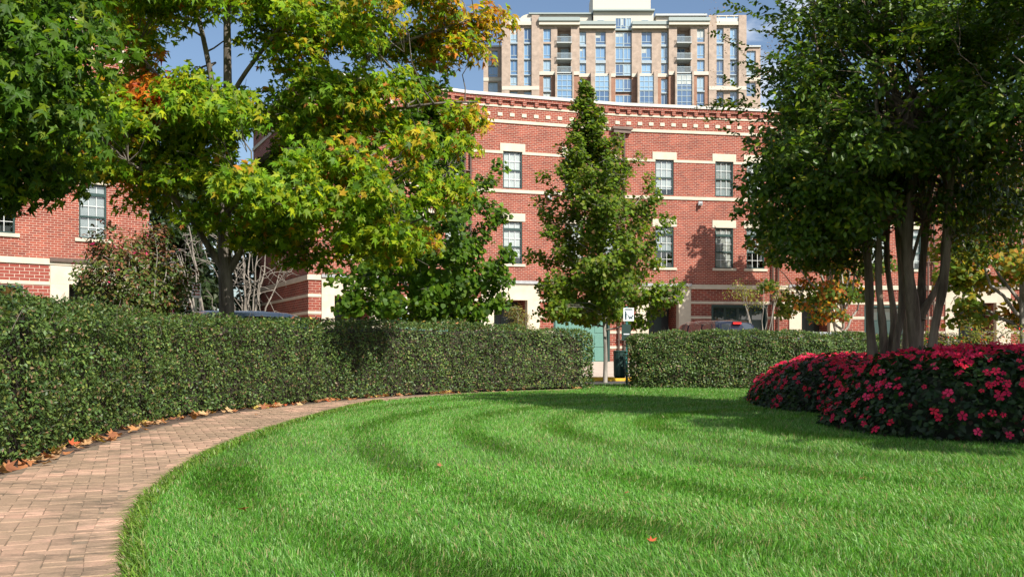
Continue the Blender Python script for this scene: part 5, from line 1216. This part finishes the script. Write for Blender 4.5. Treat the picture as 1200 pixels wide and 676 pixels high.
parts = [blades(980000, 3.2, 7.6, LAWN, lambda x, y: np.where(vis(x, y, .4), np.clip(10200 - 1250 * (y - 3.6), 3200, 10200), np.where(vis(x, y, 2.6), 1500, 200)), lambda x, y: np.where(vis(x, y, .4), .0036 + .0005 * (y - 3.5), .009), .046, True),
         blades(830000, 7.6, 24.6, LAWN, lambda x, y: np.where(vis(x, y), np.clip(4300 - 330 * (y - 7.6), 850, 4300), np.where(vis(x, y, 3.2), 800, 100)), lambda x, y: .0062 + .0009 * (y - 7.6), .046, False),
         blades(20000, 23.2, 27.2, GAPLAWN, lambda x, y: 0*x + 260, lambda x, y: 0*x + .02, .06, False, False)]
# longer blades overhanging the path edge
EDGE = np.vstack([INNER[INNER[:, 1] < 17], (INNER + np.stack([0*INNER[:, 0] + .10, 0*INNER[:, 0]], 1))[INNER[:, 1] < 17][::-1]])
def edge_blades(n):
    x, y, a = walk(INNER[INNER[:, 1] < 18], 15.5 / n); q = rng.uniform(-.01, .09, len(x)); k = len(x)
    ox, oy = np.cos(a + math.pi/2), np.sin(a + math.pi/2); base = np.stack([x - ox*q, y - oy*q, 0*x], 1); hh = rng.uniform(.04, .10, k); le_ = np.abs(rng.normal(.6, .35, k))
    ln = np.stack([ox*le_ + rng.normal(0, .4, k), oy*le_ + rng.normal(0, .4, k), 0*x], 1); fa = rng.random(k) * 6.283; side = np.stack([np.cos(fa), np.sin(fa), 0*x], 1) * (.002 + .0003 * y)[:, None]; up = np.array([0, 0, 1.])
    m1 = base + (ln * .38 + up * .58) * hh[:, None]; tip = base + (ln + up * np.clip(1 - .45 * np.hypot(ln[:, 0], ln[:, 1]), .15, 1)[:, None]) * hh[:, None]
    V = np.stack([base - side, base + side, m1 + side*.85, m1 - side*.85, tip], 1).reshape(-1, 3); f = np.array([(0, 1, 2), (0, 2, 3), (3, 2, 4)]); F = (f[None] + (np.arange(k) * 5)[:, None, None]).reshape(-1, 3)
    return V, F, np.repeat(pick(k, [(4, (.11, .21, .024)), (2, (.155, .26, .034)), (2, (.07, .15, .02)), (1, (.25, .25, .10))], rng, .2), 5, 0)
parts.append(edge_blades(9000))
off = 0; VV = []; FF = []; CC = []
for V, F, C in parts: VV.append(V); FF.append(F + off); CC.append(C); off += len(V)
tag(link('grass', mesh_np('grass', np.vstack(VV), np.vstack(FF), np.vstack(CC)), M_GRASS), 'striped mown green lawn grass between the path and the flower bed', 'grass', kind='stuff')

# ---------------------------------------------------------------- fallen leaves
rng = np.random.default_rng(151)
def leaf_mesh(i):
    r = np.random.default_rng(300 + i); v = MAPLE[0].copy(); v[:, 1] -= .4; curl = r.uniform(.3, .9); v[:, 2] = (v[:, 0]**2) * curl + (v[:, 1]**2) * r.uniform(-.2, .7) + r.normal(0, .03, len(v)); v[:, 2] -= v[:, 2].min() - .01
    c = np.array([(.42, .20, .08), (.36, .15, .06), (.46, .27, .13), (.30, .12, .06), (.50, .33, .17), (.45, .10, .04), (.33, .20, .11), (.48, .36, .09)][i % 8]); col = np.clip(c * (1 + r.normal(0, .12, (len(v), 1))), .01, .9)
    me = mesh_np('fallen_leaf', v, MAPLE[1], col); me.materials.append(M_DRY); return me
LM = [leaf_mesh(i) for i in range(12)]
def drop(p, label, group, tilt=.35, size=None):
    o = bpy.data.objects.new('fallen_leaf', LM[rng.integers(12)]); COL.objects.link(o); o.location = tuple(p); s_ = (size or .105) * rng.uniform(.7, 1.3); o.scale = (s_, s_, s_)
    o.rotation_euler = (rng.normal(0, tilt), rng.normal(0, tilt), rng.random() * 6.28); tag(o, label, 'leaf', group)
segH = np.hypot(*(HFRONT[1:] - HFRONT[:-1]).T); cumH = np.concatenate([[0], np.cumsum(segH)])
for i in range(265):
    yt = rng.random(); s_ = np.interp(6.2 + 15.5 * yt ** 1.0, HFRONT[:, 1], cumH) if i < 235 else rng.uniform(np.interp(20, HFRONT[:, 1], cumH), cumH[-1])
    # drifts: leaves gather in patches
    s_ += .25 * math.sin(s_ * 3.1); x0 = np.interp(s_, cumH, HFRONT[:, 0]); y0 = np.interp(s_, cumH, HFRONT[:, 1]); x1 = np.interp(s_ + .1, cumH, HFRONT[:, 0]); y1 = np.interp(s_ + .1, cumH, HFRONT[:, 1])
    l = math.hypot(x1 - x0, y1 - y0) + 1e-9; nx_, ny_ = (y1 - y0) / l, -(x1 - x0) / l; q = rng.normal(.02, .09)
    drop((x0 + nx_*q, y0 + ny_*q, .0 + abs(rng.normal(.005, .015))), 'dry brown maple leaf lying along the foot of the long hedge', 'fallen leaves along the hedge foot')
for (px, py, lb) in ((300, 486, 'small leaf on the lawn edge beside the bend of the brick path'), (395, 469, 'small leaf at the far lawn edge where the path narrows'), (505, 478, 'small leaf on the far left of the open lawn'), (765, 633, 'tan leaf on the lawn nearest to the viewer, right of centre'), (515, 545, 'small leaf on the middle of the lawn left of centre'), (285, 597, 'orange leaf on the near lawn close to the path edge'), (735, 577, 'small leaf on the near middle of the lawn'), (610, 470, 'small leaf on the far lawn in front of the long hedge'), (880, 505, 'small leaf on the lawn left of the flower bed'), (1010, 560, 'small leaf on the sunny lawn in front of the flower bed')):
    z = .045; Y = FPX * (EYE - z) / (py - HZ); drop((atX(px, Y), Y, z), lb, 'leaves resting on the lawn', .3, .05)
for (px, s2) in ((18, 1), (30, 1), (45, 1.2), (52, .9), (120, .8), (240, .8), (315, .7), (355, .8), (382, 1), (395, .9), (408, 1), (420, .8), (435, .9), (490, .8), (520, .9), (545, .8)):
    j = int(np.argmin(np.abs(600 + FPX * HFRONT[:, 0] / np.maximum(HFRONT[:, 1], 1) - px) + np.where(HFRONT[:, 1] < 6, 1e5, 0))); p = HFRONT[j]; tt = HFRONT[min(j+1, len(HFRONT)-1)] - HFRONT[j-1]; tt /= np.linalg.norm(tt); q = rng.uniform(.05, .25)
    zt = 1.42 + .16 * float(sm(9, 21, p[1])) + .03; drop((p[0] - tt[1]*q, p[1] + tt[0]*q, zt), 'curled pale leaf caught on top of the long hedge', 'leaves caught on the hedge', .6, .09 * s2)
